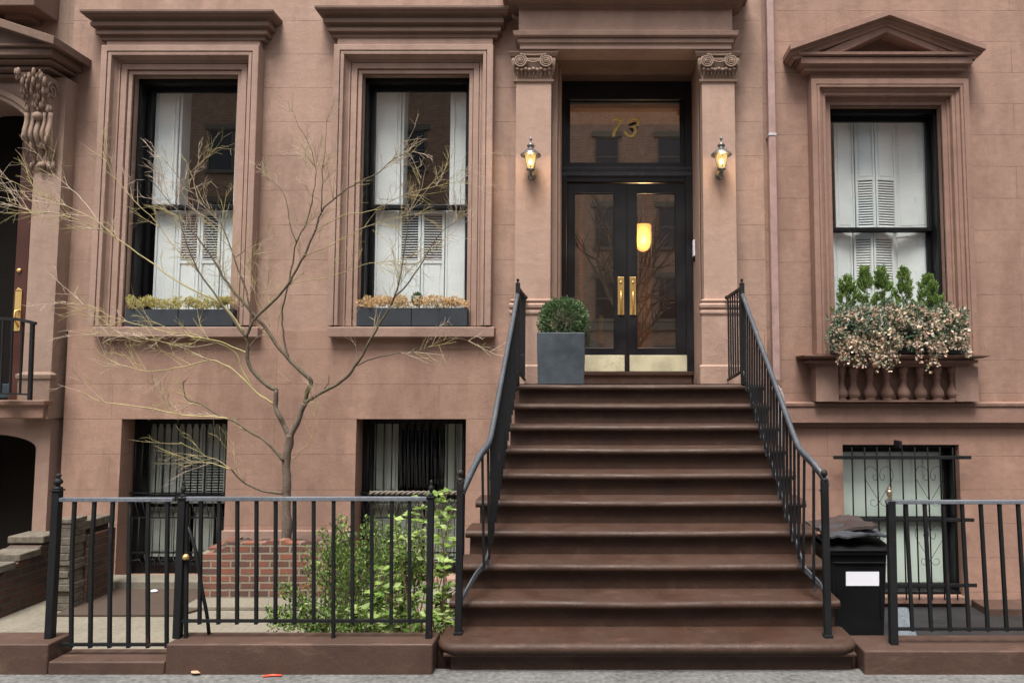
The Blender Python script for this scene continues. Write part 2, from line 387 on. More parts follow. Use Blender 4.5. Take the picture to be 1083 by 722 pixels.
# curbs
gx0, gx1 = X(65, 675, 5.05), X(175, 690, YC)
def curb(name, x0, x1, z, label, y1=5.17):
    m = MB(); n = max(2, int((x1 - x0) / .12)); rr = random.Random(name + label)
    m.box(x0, x1, YC, y1, -.3, z)
    o = m.build(name, M_curb, bevel=.012, seg=3); tag(o, label, 'curb'); return o
curb('garden_curb', -9, gx0, .2, 'short brownstone curb end left of the low gate sill')
o = curb('gate_sill', gx0 + .003, gx1 - .003, .085, 'low worn brownstone sill under the iron gate')
curb('garden_curb', gx1, -1.09, .2, 'long brownstone curb under the iron fence, shrubs growing behind it')
curb('garden_curb', 1.828, 9, .155, 'brownstone curb to the right of the stoop, in front of the bin', 5.24)

# ------------------------------------------------------------------ middle house
YU, YL = 8.55, 8.50
hm = thing('brownstone_house', (0, YU, 0), 'wide light brownstone house with the number 73 above its double door', 'house')
HX0 = X(66, 250, YU); HX1 = X(808, 180, YU); LX0 = X(72, 352, YL); LX1 = X(811, 352, YL)
ZS = Z(349.5, YL)      # the ledge between basement and parlour storey
W1 = (X(142, 80, YU), X(253, 80, YU), Z(345, YU), Z(80, YU))
W2 = (X(384, 79, YU), X(497, 79, YU), Z(345, YU), Z(79, YU))
YD = 9.25
D = (X(594, 300, YD), X(733, 300, YD), 2.0, Z(93, YD))
ex0, ex1 = X(582.5, 200, 8.35), X(743.5, 200, 8.35)      # inner faces of the pilasters
DO = (ex0, ex1, 1.95, Z(55, 8.36))
MB().wall(HX0, HX1, ZS, 9, YU, [W1, W2, DO], .25).build('wall', M_up, hm)
B1 = (X(129, 443, YL), X(241, 443, YL), Z(612, YL), Z(443, YL))
B2 = (X(377, 443, YL), X(493, 443, YL), Z(612, YL), Z(443, YL))
MB().wall(LX0, DO[0] - .3, -.9, ZS, YL, [B1, B2], .32).build('basement_wall', M_low, hm)
MB().wall(DO[1] + .3, LX1, -.9, ZS, YL, [], .32).build('basement_wall', M_low, hm)
MB().box(LX0, DO[0] - .3, YL + .001, YU + .03, ZS - .02, ZS + .004).build('ledge', M_trim, hm, bevel=.003)
# stone plinth at the foot of the basement wall
px = [(LX0, B1[0]), (B1[1], B2[0])]
MB().box(LX0 + .02, B1[1] + .3, 8.2, YL - .002, FL - .1, Z(612, 8.3)).build('foundation_ledge', M_conc, hm, bevel=.01)
MB().box(B1[1], B2[0] - .02, YL - .07, YL - .002, -.4, Z(561, YL - .06)).build('plinth', M_trim, hm, bevel=.006)
MB().box(B2[1] + .02, xl + .3, YL - .07, YL - .002, -.4, Z(561, YL - .06)).build('plinth', M_trim, hm, bevel=.006)

ARCH = [(0, -.02), (0, .03), (.045, .032), (.046, .012), (.054, .012), (.055, .055), (.123, .058), (.124, .035), (.133, .035), (.134, .062), (.152, .066), (.156, .056), (.170, .070), (.185, .09),
        (.187, .155), (.225, .160), (.226, .135), (.235, .135), (.236, .165), (.305, .165), (.31, .16), (.312, -.02)]
def fold(m, sl):
    xc = (min(v[0] for v in m.v) + max(v[0] for v in m.v)) / 2; hw = (max(v[0] for v in m.v) - xc)
    m.v = [(v[0], v[1] + sl * (v[0] - xc) + abs(sl) * hw, v[2]) for v in m.v]; return m
def louvered(m, x0, x1, z0, z1, Y, lz0, lz1, st=.03, dz=.012):
    """one shutter leaf: stiles, rails, a raised panel and a bank of slats"""
    t = .028
    m.box(x0 + .005, x0 + st, Y, Y + t, z0, z1); m.box(x1 - st, x1 - .005, Y, Y + t, z0, z1)
    m.box(x0 + st, x1 - st, Y, Y + t, z0, z0 + .05); m.box(x0 + st, x1 - st, Y, Y + t, z1 - .05, z1)
    if lz1 > lz0:
        m.box(x0 + st, x1 - st, Y, Y + t, lz0 - .04, lz0); m.box(x0 + st, x1 - st, Y, Y + t, lz1, lz1 + .035)
        z = lz0 + .01
        while z < lz1 - .01:
            m.add([(x0 + st, Y + .024, z + dz), (x1 - st, Y + .024, z + dz), (x1 - st, Y + .003, z), (x0 + st, Y + .003, z),
                   (x0 + st, Y + .024, z + dz + .004), (x1 - st, Y + .024, z + dz + .004), (x1 - st, Y + .003, z + .004), (x0 + st, Y + .003, z + .004)],
                  [(0, 1, 2, 3), (7, 6, 5, 4), (0, 4, 5, 1), (2, 6, 7, 3)])
            z += .033
        rng = [(z0 + .05, lz0 - .04), (lz1 + .035, z1 - .05)]
    else: rng = [(z0 + .05, z1 - .05)]
    for a, b in rng:
        if b - a > .06:
            m.box(x0 + st, x1 - st, Y + .022, Y + .028, a, b)
            if x1 - x0 > .12: m.box(x0 + st + .022, x1 - st - .022, Y + .008, Y + .022, a + .022, b - .022)
def sash(op, yw, zm, fw=.085, head=.12, parent=None, sub=None, bottom=.06, glass_=None, d0=.10):
    """double-hung window set in a stone opening; returns (part, x0, x1, z0, z1, pane plane)"""
    x0, x1, z0, z1 = op; a = yw + d0; g = yw + .25
    m = MB()
    m.box(x0 - .01, x0 + fw * .45, a, g + .12, z0, z1 + .01); m.box(x1 - fw * .45, x1 + .01, a, g + .12, z0, z1 + .01)
    m.box(x0 - .01, x1 + .01, a, g + .12, z1 - head * .5, z1 + .015)
    m.box(x0 - .01, x1 + .01, a - .03, g + .12, z0 - .02, z0 + .03)
    # upper sash (outer), lower sash (inner)
    sw = fw * .55
    for (b, t_, yy) in ((zm - .02, z1 - head * .5, g - .02), (z0 + .03, zm + .02, g + .035)):
        xa, xb = x0 + fw * .45, x1 - fw * .45
        m.box(xa, xa + sw, yy, yy + .045, b, t_); m.box(xb - sw, xb, yy, yy + .045, b, t_)
        m.box(xa + sw, xb - sw, yy, yy + .045, t_ - (.055 if t_ > zm + .1 else .045), t_); m.box(xa + sw, xb - sw, yy, yy + .045, b, b + .045)
    w_ = m.build('window', M_frame, parent, bevel=.003)
    xa, xb = x0 + fw, x1 - fw
    for b, t_, yy in ((zm + .02, z1 - head * .5 - .05, g), (z0 + .07, zm - .02, g + .055)):
        p = MB(); p.box(xa - .01, xb + .01, yy + .001, yy + .006, b, t_); p.build('pane', glass_ or M_glass, w_)
    return w_, xa, xb
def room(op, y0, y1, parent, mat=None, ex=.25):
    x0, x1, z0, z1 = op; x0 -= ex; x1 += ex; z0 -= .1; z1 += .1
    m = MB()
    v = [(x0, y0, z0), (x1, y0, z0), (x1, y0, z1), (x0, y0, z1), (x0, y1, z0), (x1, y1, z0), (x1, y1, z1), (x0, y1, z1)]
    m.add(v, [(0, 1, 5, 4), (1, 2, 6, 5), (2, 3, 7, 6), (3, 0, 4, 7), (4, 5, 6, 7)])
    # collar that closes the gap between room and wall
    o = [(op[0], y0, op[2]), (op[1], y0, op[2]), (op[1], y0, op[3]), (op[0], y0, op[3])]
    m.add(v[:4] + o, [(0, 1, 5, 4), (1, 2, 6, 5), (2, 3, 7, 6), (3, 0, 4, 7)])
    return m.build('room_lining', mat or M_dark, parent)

def parlour(op, cor, cz, fz, sill, parent, zm):
    """tall window of the middle house with architrave, cornice and sill"""
    x0, x1, z0, z1 = op
    MB().archi(x0, x1, z1, z0, YU, ARCH).build('architrave', M_trim, parent, bevel=.003)
    a0, a1 = x0 - .312, x1 + .312
    # frieze and cornice
    zt = z1 + .312; fy = YU - .10
    MB().box(a0 + .02, a1 - .02, fy, YU - .001, zt + .002, cz[0] + .01).build('frieze', M_trim, parent, bevel=.003)
    h = cz[1] - cz[0]; b = cz[0]
    P = [(.115, 0), (.118, .17), (.185, .19), (.19, .33), (.16, .345), (.17, .44), (.255, .47), (.26, .62), (.225, .635), (.24, .74), (.33, .78), (.345, .83), (.38, .86), (.395, .92), (.395, 1.0)]
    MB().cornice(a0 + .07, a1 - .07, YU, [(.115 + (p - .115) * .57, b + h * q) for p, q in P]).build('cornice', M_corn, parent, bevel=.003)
    # sill
    MB().cornice(sill[0], sill[1], YU, [(.10, Z(357, 8.40)), (.155, Z(357, 8.40) + .012), (.16, Z(345.5, 8.39) - .008), (.15, Z(345.5, 8.39)), (-.0, Z(345.5, 8.39) + .012)]).build('sill', M_trim, parent, bevel=.003)
    return sash(op, YU, zm, parent=parent)
S1 = (X(99, 350, 8.4) + .15, X(272, 350, 8.4) - .15); S2 = (X(347, 350, 8.4) + .15, X(522, 350, 8.4) - .15)
w1, a1, b1 = parlour(W1, None, (Z(42, 8.42), Z(10, 8.28)), None, S1, hm, Z(219, 8.8))
w2, a2, b2 = parlour(W2, None, (Z(39, 8.42), Z(6, 8.28)), None, S2, hm, Z(219, 8.8))
for op in (W1, W2): room(op, YU + .25, 10.6, hm)
# shutters behind the two tall windows
for w_, u in ((w1, dict(a=163, c1=[(163, 187), (187, 211), (211, 232), (232, 256)], lv=[(1, 190, 206), (2, 214, 230)], open_=[(163, 188), (250, 268)])),
              (w2, dict(a=399, c1=[(396, 421), (421, 445), (445, 470), (470, 495)], lv=[(1,), (2,)], open_=[(397, 424), (478, 498)]))):
    Ys = 8.88
    for i, (p, q) in enumerate(u['c1']):
        m = MB(); mid = i in (1, 2)
        louvered(m, X(p, 265, Ys), X(q, 265, Ys), W1[2] + .02, Z(219, Ys), Ys, Z(275, Ys) if mid else 0, Z(226, Ys) if mid else -1, .035 if mid else .028); fold(m, (.10, -.06, .06, -.10)[i])
        m.build('shutter', M_white, w_, bevel=.002)
    for i, (p, q) in enumerate(u['open_']):
        m = MB(); x0_, x1_ = X(p, 150, Ys), X(q, 150, Ys)
        louvered(m, x0_, x1_, Z(216, Ys), W1[3] + .05, Ys, 0, -1); m.build('shutter', M_white, w_, bevel=.002)
        m = MB(); xx = x1_ if i == 0 else x0_ - .03; m.box(xx, xx + .03, Ys + .03, Ys + .22, Z(216, Ys), W1[3] + .05); m.build('shutter', M_white, w_)

# door case --------------------------------------------------------------
zt = Z(55, 8.35)
# stone returns between pilasters and door frame
jl, jr = X(594, 300, YD - .02), X(733, 300, YD - .02)
m = MB(); m.box(ex0 - .02, jl - .03, 8.60, YD + .1, 1.95, zt); m.box(jl - .03, jl, 8.75, YD + .1, 1.95, zt)
m.box(jr, ex1 + .02, 8.62, YD + .1, 1.95, zt); m.box(jr + .06, ex1 + .02, 8.45, 8.615, 1.95, zt); m.build('door_jamb', M_pil, hm, bevel=.006)
MB().box(ex0 - .02, ex1 + .02, 8.45, YD + .1, zt + .003, zt + .2).build('door_soffit', M_corn, hm)  # dark stone carries the soffit's shade in its colour
for (xa, xb, cap) in ((X(545.8, 90, 8.35), ex0, 0), (ex1, X(777, 90, 8.35), 1)):
    zb1 = Z(334, 8.33); zc0 = Z(88, 8.35)
    MB().box(xa, xb, 8.35, YU + .06, zb1 - .02, zc0 + .1).build('pilaster', M_pil, hm, bevel=.006)
    MB().cornice(xa + .03, xb - .03, 8.38, [(.06, 1.952), (.095, 1.955), (.095, Z(387, 8.25)), (.07, Z(385.5, 8.25)), (.07, Z(334, 8.3)), (.085, Z(331, 8.3)), (.085, Z(328.5, 8.3)), (.07, Z(327.5, 8.3)), (.09, Z(325, 8.3)), (.095, Z(322, 8.3)), (.075, Z(320.5, 8.3)),
        (.055, Z(320, 8.3)), (.075, Z(319, 8.3)), (.08, Z(317, 8.3)), (.03, Z(315.5, 8.3))]).build('pilaster_base', M_pil, hm, bevel=.004)
    c = (xa + xb) / 2; hw = (xb - xa) / 2; yf = 8.35
    m = MB()
    zA = Z(54, 8.28); zB = Z(85, 8.33)
    m.cornice(xa + .02, xb - .02, 8.38, [(.03, zB - .02), (.05, zB - .012), (.055, zB + .012), (.02, zB + .02)])         # astragal
    m.cornice(xa + .02, xb - .02, 8.38, [(.02, zB + .02), (.035, zB + .09), (.055, zB + .13), (.075, zA - .10), (.06, zA - .06)])    # bell
    m.cornice(xa, xb, 8.37, [(.05, zA - .055), (.065, zA - .05), (.085, zA - .015), (.09, zA), (.0, zA + .004)])        # abacus
    for sgn in (-1, 1):
        cx_, cz_ = c + sgn * hw * .74, zA - .125
        pts = []; rd = []
        for i in range(46):
            a = R(90) - sgn * R(-i * 22); rr = .076 * (1 - i / 52) + .006
            pts.append((cx_ + rr * math.cos(a), yf - .075 - .012 * i / 46, cz_ + rr * math.sin(a))); rd.append(.0125 * (1 - i / 75))
        m.tube(pts, rd, 8); m.ball((cx_, yf - .08, cz_), .018)
        m.tube([(cx_, yf - .05, cz_), (cx_, yf + .05, cz_)], .07, 18)
        m.tube([(cx_ + sgn * .045, yf - .05, cz_ + .06), (cx_ + sgn * .075, yf - .04, cz_ - .03), (cx_ + sgn * .06, yf - .02, cz_ - .085)], .016, 8)
    m.tube([(c - hw * .74, yf - .078, zA - .05), (c, yf - .078, zA - .056), (c + hw * .74, yf - .078, zA - .05)], .012, 8)
    m.tube([(c - hw * .45, yf - .072, zA - .12), (c, yf - .075, zA - .145), (c + hw * .45, yf - .072, zA - .12)], .012, 8)
    for k in range(9):                                       # leaf fringe under the volutes
        xx = xa + (xb - xa) * (k + .5) / 9
        m.ball((xx, yf - .055, zB + .125 - (.01 if k % 2 else 0)), .026, 8, 5, (1, .8, .8)); m.tube([(xx, yf - .045, zB + .11), (xx, yf - .01, zB + .03)], [.012, .007], 6)
    m.build('capital', M_carve, hm, bevel=0)
# entablature over the door
ea, eb = X(547, 25, 8.33), X(776, 25, 8.33)
zA, zF, zC = Z(54, 8.33), Z(37, 8.30), Z(10, 8.30)
MB().cornice(ea + .31, eb - .31, YU, [(.27, zA), (.27, zA + .07), (.295, zA + .072), (.295, zA + .12), (.27, zA + .122), (.27, zA + .13), (.335, zA + .14), (.345, zF - .01), (.35, zF + .005), (.24, zF + .01)]).build('door_architrave', M_trim, hm, bevel=.004)
MB().box(ea + .02, eb - .02, 8.32, YU - .002, zF, zC + .06).build('door_frieze', M_pil, hm)
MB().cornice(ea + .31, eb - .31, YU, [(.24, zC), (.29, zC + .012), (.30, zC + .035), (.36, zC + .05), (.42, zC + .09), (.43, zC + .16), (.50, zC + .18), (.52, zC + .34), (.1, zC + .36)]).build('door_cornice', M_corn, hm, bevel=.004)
# threshold
MB().cornice(ex0 + .08, X(738, 395, 8.8) - .08, 8.9, [(.0, 1.953), (.02, 1.955), (.02, Z(397.5, 8.85)), (.045, Z(396.5, 8.85)), (.05, Z(393, 8.85)), (-.4, Z(392.3, 8.85))]).build('threshold', M_step, hm, bevel=.005)
zth = Z(393, 8.87)
# frame, transom and the two door leaves
x0, x1 = jl, jr; z1 = Z(93, YD)
m = MB(); m.box(x0 + .001, x0 + .06, YD - .06, YD + .12, zth, zt - .001); m.box(x1 - .09, x1 - .001, YD - .06, YD + .12, zth, zt - .001)
m.box(x0 + .06, x1 - .09, YD - .06, YD + .12, Z(107, YD - .0), zt - .001)
m.box(x0 + .06, x1 - .09, YD - .03, YD + .1, Z(193, YD), Z(173, YD))
m.build('door_frame', M_door, hm, bevel=.004)
m = MB(); m.cornice(x0 + .03, x1 - .05, YD - .03, [(.01, Z(188, YD)), (.03, Z(187, YD)), (.035, Z(184, YD)), (.02, Z(183, YD)), (.045, Z(180, YD)), (.05, Z(178.5, YD)), (.01, Z(178, YD))])
m.build('transom_moulding', M_rail, hm, bevel=.002)
g0, g1, gz0, gz1 = X(603, 140, YD), X(719, 140, YD), Z(172, YD), Z(107, YD)
tw = MB().wall(x0 + .061, x1 - .091, gz0 - .004, gz1 + .004, YD, [(g0, g1, gz0, gz1)], .06).build('transom_window', M_door, hm)
MB().box(g0 - .005, g1 + .005, YD + .02, YD + .026, gz0 - .005, gz1 + .005).build('pane', M_glassd, tw)
# the gilt number 73, as thick-and-thin strokes on the transom glass
def stroke(m, pts, y):
    n = len(pts)
    for i in range(n - 1):
        (u0, v0, r0), (u1, v1, r1) = pts[i], pts[i + 1]
        p, q = at(u0, v0, y), at(u1, v1, y); m.tube([p, q], [r0 * .0152, r1 * .0152], 8); m.ball(p, r0 * .0152, 8, 4)
def spl(pts, k=5):
    out = []
    for i in range(len(pts) - 1):
        p0, p1, p2, p3 = pts[max(i - 1, 0)], pts[i], pts[i + 1], pts[min(i + 2, len(pts) - 1)]
        for j in range(k):
            t = j / k; out.append(tuple(.5 * (2 * b + (c - a) * t + (2 * a - 5 * b + 4 * c - d) * t * t + (3 * b - a - 3 * c + d) * t ** 3) for a, b, c, d in zip(p0, p1, p2, p3)))
    return out + [tuple(pts[-1])]
m = MB(); yn = YD + .012
stroke(m, spl([(647.3, 128.2, .35), (649, 126.2, .7), (652, 126, .8), (655.5, 127.2, .75), (658.5, 126.5, .5), (661, 125, .25)]), yn)
stroke(m, spl([(660.3, 125.6, .35), (656.5, 130, .6), (652.5, 134.8, .9), (649.7, 139, 1.35), (648.6, 143.2, 1.5)]), yn)
m.build('digit', M_gold, tw); m = MB()
stroke(m, spl([(664.3, 130.5, .9), (667, 127, .6), (671, 125.3, .7), (675, 127.5, 1.2), (674.6, 131.3, 1.2), (671.5, 133.8, .6), (666.8, 135, .4)]), yn)
stroke(m, spl([(668, 134.6, .3), (671.6, 136.2, .7), (672, 140.3, .9), (668.3, 143.6, .9), (664, 143.2, .6), (661.2, 140, 1.1), (660.8, 139, 1.0)]), yn)
m.build('digit', M_gold, tw)
m = MB()
stroke(m, spl([(665.2, 131.8, .7), (668, 131.8, 1.1), (671, 130.2, .9), (673.5, 132.5, .6), (674, 135, .5)]), yn + .004); stroke(m, spl([(666.5, 136.6, .8), (669, 137.0, .8), (668.2, 139.5, .6)]), yn + .004)
m.build('number_shading', M_frame, tw)
dz0, dz1 = zth + .004, Z(194, YD)
for (u0, u1, gu0, gu1, pu0, pu1) in ((600, 662.7, 607, 650, 653.3, 660), (663.2, 726, 673, 715.5, 666, 672.7)):
    xa, xb = X(u0, 300, YD), X(u1, 300, YD); ga, gb = X(gu0, 290, YD), X(gu1, 290, YD); ga_z, gb_z = Z(369, YD), Z(204, YD)
    m = MB(); m.box(xa, ga, YD, YD + .05, dz0, dz1); m.box(gb, xb, YD, YD + .05, dz0, dz1); m.box(ga, gb, YD, YD + .05, dz0, ga_z); m.box(ga, gb, YD, YD + .05, gb_z, dz1)
    for q in (0, 1):   # glazing bead
        s_ = .012
        m.box(ga, ga + s_, YD - .006, YD, ga_z, gb_z); m.box(gb - s_, gb, YD - .006, YD, ga_z, gb_z); m.box(ga + s_, gb - s_, YD - .006, YD, ga_z, ga_z + s_); m.box(ga + s_, gb - s_, YD - .006, YD, gb_z - s_, gb_z)
        break
    dr = m.build('entrance_door', M_door, hm, bevel=.003)
    MB().box(ga - .003, gb + .003, YD + .022, YD + .028, ga_z - .003, gb_z + .003).build('pane', M_glassd, dr)
    MB().box(xa + (.03 if u0 > 650 else .04), xb - (.03 if u0 < 650 else .0), YD - .008, YD - .001, dz0 + .008, Z(375.5, YD)).build('kick_plate', M_kick, dr, bevel=.002)
    pa, pb = X(pu0, 310, YD), X(pu1, 310, YD)
    m = MB().box(pa, pb, YD - .011, YD - .001, Z(333, YD), Z(293, YD)); m.build('handle_plate', M_brass, dr, bevel=.002)
    m = MB(); c = (pa + pb) / 2; zz = [Z(q, YD) for q in (308, 311, 320, 329, 331.5)]
    m.tube([(c, YD - .012, zz[0]), (c, YD - .045, zz[1]), (c, YD - .055, zz[2]), (c, YD - .045, zz[3]), (c, YD - .012, zz[4])], [.008, .010, .011, .010, .008], 8)
    m.ball((c, YD - .016, Z(298.5, YD)), .016, 12, 6, (1, .5, 1)); m.ball((c, YD - .014, Z(309, YD)), .013, 12, 6, (1, .5, 1)); m.build('handle', M_brass, dr)
m = MB().box(X(663, 300, YD) - .004, X(663, 300, YD) + .010, YD - .016, YD - .008, Z(375, YD), dz1); m.build('door_astragal', M_door, hm, bevel=.002)
# vestibule behind the doors
room((x0 + .02, x1 - .02, 1.97, z1 + .05), YD + .13, 12.2, hm, M_warm, .25)
m = MB(); yv = 10.3
xv0, xv1 = X(655, 250, yv), X(689, 250, yv)
m.box(x0 - .2, X(612, 250, yv), yv, yv + .06, 1.9, 5.8); m.box(xv1, x1 + .3, yv, yv + .06, 1.9, 5.8); m.box(X(612, 250, yv), xv1, yv, yv + .06, Z(195, yv), 5.8); m.build('vestibule_screen', M_warm, hm, bevel=.004)
m = MB(); m.box(X(617, 250, yv), X(655, 250, yv), yv + .02, yv + .05, 2.1, Z(198, yv)); vd = m.build('vestibule_door', plain('curtain_grey', (.30, .29, .28), .8, 0, .2), hm)
MB().box(X(633.6, 350, yv - .01), X(638.2, 350, yv - .01), yv - .012, yv + .018, Z(363, yv), Z(333, yv)).build('handle_plate', M_brass, vd, bevel=.002)
m = MB(); yl = 10.9; c = at(680, 250, yl); rt, rb = .205, .0
pl_ = thing('pendant_lamp', (c.x, yl, c.z), 'glowing amber glass shade hanging inside the hall behind the right door leaf', 'lamp')
z0_, z1_ = Z(266, yl), Z(238, yl)
m.lathe((c.x, yl, 0), [(.02, z0_), (.07, z0_ + .02), (.11, z0_ + .07), (.125, z0_ + .15), (.125, z1_)], 24); m.build('lamp_shade', M_hall, pl_)
MB().tube([(c.x, yl, z1_), (c.x, yl, z1_ + .9)], .008, 6).build('rod', M_frame, pl_)
lt = bpy.data.lights.new('hall_light', 'POINT'); lt.energy = 32; lt.color = (1, .65, .32); lt.shadow_soft_size = .15
lo = bpy.data.objects.new('hall_light', lt); col.objects.link(lo); lo.location = (c.x, yl - .4, c.z - .1)

hc = thing('hanging_chain', tuple(at(667, 143, 9.5)), 'two thin dark chains spreading downward behind the transom glass, below the gilt 3', 'chain')
for u in (659.5, 682): MB().tube([at(667.5, 142, 9.5), at(u, 173, 9.5)], .005, 5).build('chain', M_frame, hc)
# intercom beside the door
ic = thing('door_intercom', (jr, 8.9, Z(263, 8.9)), 'small white intercom panel on the right stone jamb of the doorway', 'intercom')
MB().box(jr - .02, jr - .001, 9.02, 9.12, Z(271, 9.05), Z(254, 9.05)).build('panel', M_label, ic, bevel=.003)
MB().box(jr - .018, jr - .0015, 9.01, 9.13, Z(276, 9.05), Z(271.6, 9.05)).build('keypad', M_frame, ic, bevel=.002)
# wall lanterns
def lantern(u, v, label):
    yf = 8.35; c = at(u, v, yf - .16)
    t = thing('wall_lantern', (c.x, yf, c.z), label, 'lantern', 'lanterns on the pilasters beside the door')
    cx_, cy_, cz_ = c; n = 6
    m = MB(); m.lathe((cx_, cy_, cz_), [(.040, -.115), (.062, -.03), (.078, .055), (.02, .06)], n, False); m.build('glass', M_lampg, t); MB().ball((cx_, cy_, cz_ - .035), .024, 12, 8, (1, 1, 1.5)).build('bulb', M_bulb, t)
    m = MB(); m.lathe((cx_, cy_, cz_), [(.122, .040), (.124, .050), (.085, .085), (.055, .115), (.035, .125), (.036, .15), (.048, .156), (.03, .185), (.012, .195), (.009, .22), (.018, .235), (.014, .255), (.003, .272)], n * 2, True)
    m.build('roof', M_steel, t)
    m = MB()
    for k in range(n):
        a = 2 * math.pi * (k + .5) / n; m.tube([(cx_ + .041 * math.cos(a), cy_ + .041 * math.sin(a), cz_ - .115), (cx_ + .063 * math.cos(a), cy_ + .063 * math.sin(a), cz_ - .03), (cx_ + .079 * math.cos(a), cy_ + .079 * math.sin(a), cz_ + .052)], .0045, 4)
    m.lathe((cx_, cy_, cz_), [(.012, -.175), (.02, -.16), (.018, -.145), (.05, -.128), (.048, -.114), (.02, -.112)], 12); m.build('cage', M_rail, t)
    m = MB(); m.tube([(cx_, cy_, cz_ - .15), (cx_, cy_ + .03, cz_ - .19), (cx_, cy_ + .09, cz_ - .195), (cx_, yf - .01, cz_ - .15)], [.011, .014, .014, .012], 8)
    m.tube([(cx_, cy_ + .05, cz_ - .175), (cx_, cy_ + .1, cz_ - .13), (cx_, yf - .02, cz_ - .12)], .007, 6); m.lathe((cx_, cy_ + .03, cz_ - .24), [(.004, 0), (.013, .015), (.006, .035), (.012, .05)], 10)
    m.build('bracket', M_steel, t)
    MB().tube([(cx_, yf - .02, cz_ - .15), (cx_, yf - .001, cz_ - .15)], .05, 20).build('backplate', M_steel, t, bevel=.004)
    l = bpy.data.lights.new('lantern_bulb', 'POINT'); l.energy = 2.6; l.color = (1, .72, .38); l.shadow_soft_size = .05
    q = bpy.data.objects.new('lantern_bulb', l); col.objects.link(q); q.location = (cx_, cy_ - .13, cz_ - .03)
lantern(561.3, 168.5, 'lit pewter lantern on the left door pilaster, above the potted boxwood')
lantern(763.0, 168, 'lit pewter lantern on the right door pilaster, nearest the downpipe')

# basement windows of the middle house -------------------------------------
def basement(op, label, full):
    x0, x1, z0, z1 = op; g = YL + .33
    m = MB(); m.box(x0 - .01, x0 + .09, g - .08, g + .08, z0, z1); m.box(x1 - .09, x1 + .01, g - .08, g + .08, z0, z1); m.box(x0 + .09, x1 - .09, g - .08, g + .08, z1 - .07, z1); m.box(x0 + .09, x1 - .09, g - .08, g + .08, z0, z0 + .1)
    zr = Z(525, g); m.box(x0 + .09, x1 - .09, g - .02, g + .05, zr - .03, zr + .03)
    w_ = m.build('basement_window', M_frame, hm, bevel=.003)
    MB().box(x0 + .08, x1 - .08, g + .02, g + .026, z0 + .1, z1 - .07).build('pane', MATS.get('bars_glass') or glass('bars_glass', (.98, .99, .985), .0, .0), w_)
    room(op, g + .09, 10.5, hm)
    return w_, g
bw1, g = basement(B1, '', 1)
Ys = g + .12
for p, q, lv in ((149, 171, 0), (171, 193, 0), (193, 216, 1), (216, 238, 1), (238, 252, 0)):
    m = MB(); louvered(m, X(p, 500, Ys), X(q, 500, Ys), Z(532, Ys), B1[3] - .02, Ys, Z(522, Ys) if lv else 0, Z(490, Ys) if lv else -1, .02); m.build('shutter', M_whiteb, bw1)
for p, q in ((158, 180), (180, 200), (204, 226)):
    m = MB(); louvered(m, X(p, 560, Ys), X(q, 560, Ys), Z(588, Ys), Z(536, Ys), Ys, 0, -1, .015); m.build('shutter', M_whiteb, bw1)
bw2, g = basement(B2, '', 0)
for p, q in ((392, 407), (407, 421), (470, 483), (483, 497)):
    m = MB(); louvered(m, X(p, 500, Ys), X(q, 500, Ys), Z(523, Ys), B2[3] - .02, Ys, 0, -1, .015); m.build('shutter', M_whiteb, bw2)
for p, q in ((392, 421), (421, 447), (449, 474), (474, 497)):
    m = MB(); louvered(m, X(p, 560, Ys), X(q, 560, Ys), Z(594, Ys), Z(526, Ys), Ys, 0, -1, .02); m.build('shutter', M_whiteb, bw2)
def grille(op, u0, u1, n, parent, pointed):
    yb = YL + .20; x0, x1, z0, z1 = op
    gr = MB(); zc = Z(521, yb); zl = Z(547, yb); zl2 = Z(584, yb)
    for z in (zc, zc - .045, zl, zl2): gr.box(x0 + .005, x1 - .005, yb - .008, yb + .008, z - .008, z + .008)
    gr = gr.build('window_grille', M_iron, parent)
    for k in range(n):
        xx = X(u0 + (u1 - u0) * k / (n - 1), 490, yb)
        m = MB(); m.tube([(xx, yb, zc - .1), (xx, yb, z1 - .02)], .0075, 6)
        if pointed and k < n - 1:
            xn = X(u0 + (u1 - u0) * (k + 1) / (n - 1), 490, yb); mm = (xx + xn) / 2
            m.tube([(xx, yb, z1 - .14), (xx + (mm - xx) * .35, yb, z1 - .08), (mm, yb, z1 - .045), (xn - (mm - xx) * .35, yb, z1 - .08), (xn, yb, z1 - .14)], .006, 5)
        # lower chevrons and uprights
        m.tube([(xx - .09, yb, zc), (xx - .02, yb, zl + .02), (xx - .02, yb, zl)], .005, 5); m.tube([(xx + .04, yb, zc - .045), (xx - .03, yb, zl + .03)], .004, 5)
        m.tube([(xx, yb - .01, zl), (xx, yb - .01, z0 + .02)], .006, 5)
        if k % 2 == 0: m.tube([(xx, yb - .02, zl2 - .02), (xx + .03, yb - .04, zl2 - .09), (xx + .12, yb - .04, zl2 - .07), (xx + .16, yb - .02, zl2 - .15)], .008, 5)
        m.build('bar', M_iron, gr)
    return gr
grille(B1, 143, 239.5, 14, bw1, True)
gr = grille(B2, 389, 490, 13, bw2, False)
m = MB(); yb = YL + .17                                            # twisted rope-like rail
for s in (0, 1):
    pts = []; x_a, x_b = X(391, 521, yb), X(491, 521, yb)
    for i in range(90):
        t = i / 89; a = t * 55 + s * math.pi; pts.append((x_a + (x_b - x_a) * t, yb + .014 * math.sin(a), Z(521, yb) + .014 * math.cos(a)))
    m.tube(pts, .014, 6)
m.build('rope_rail', M_lstone, gr)

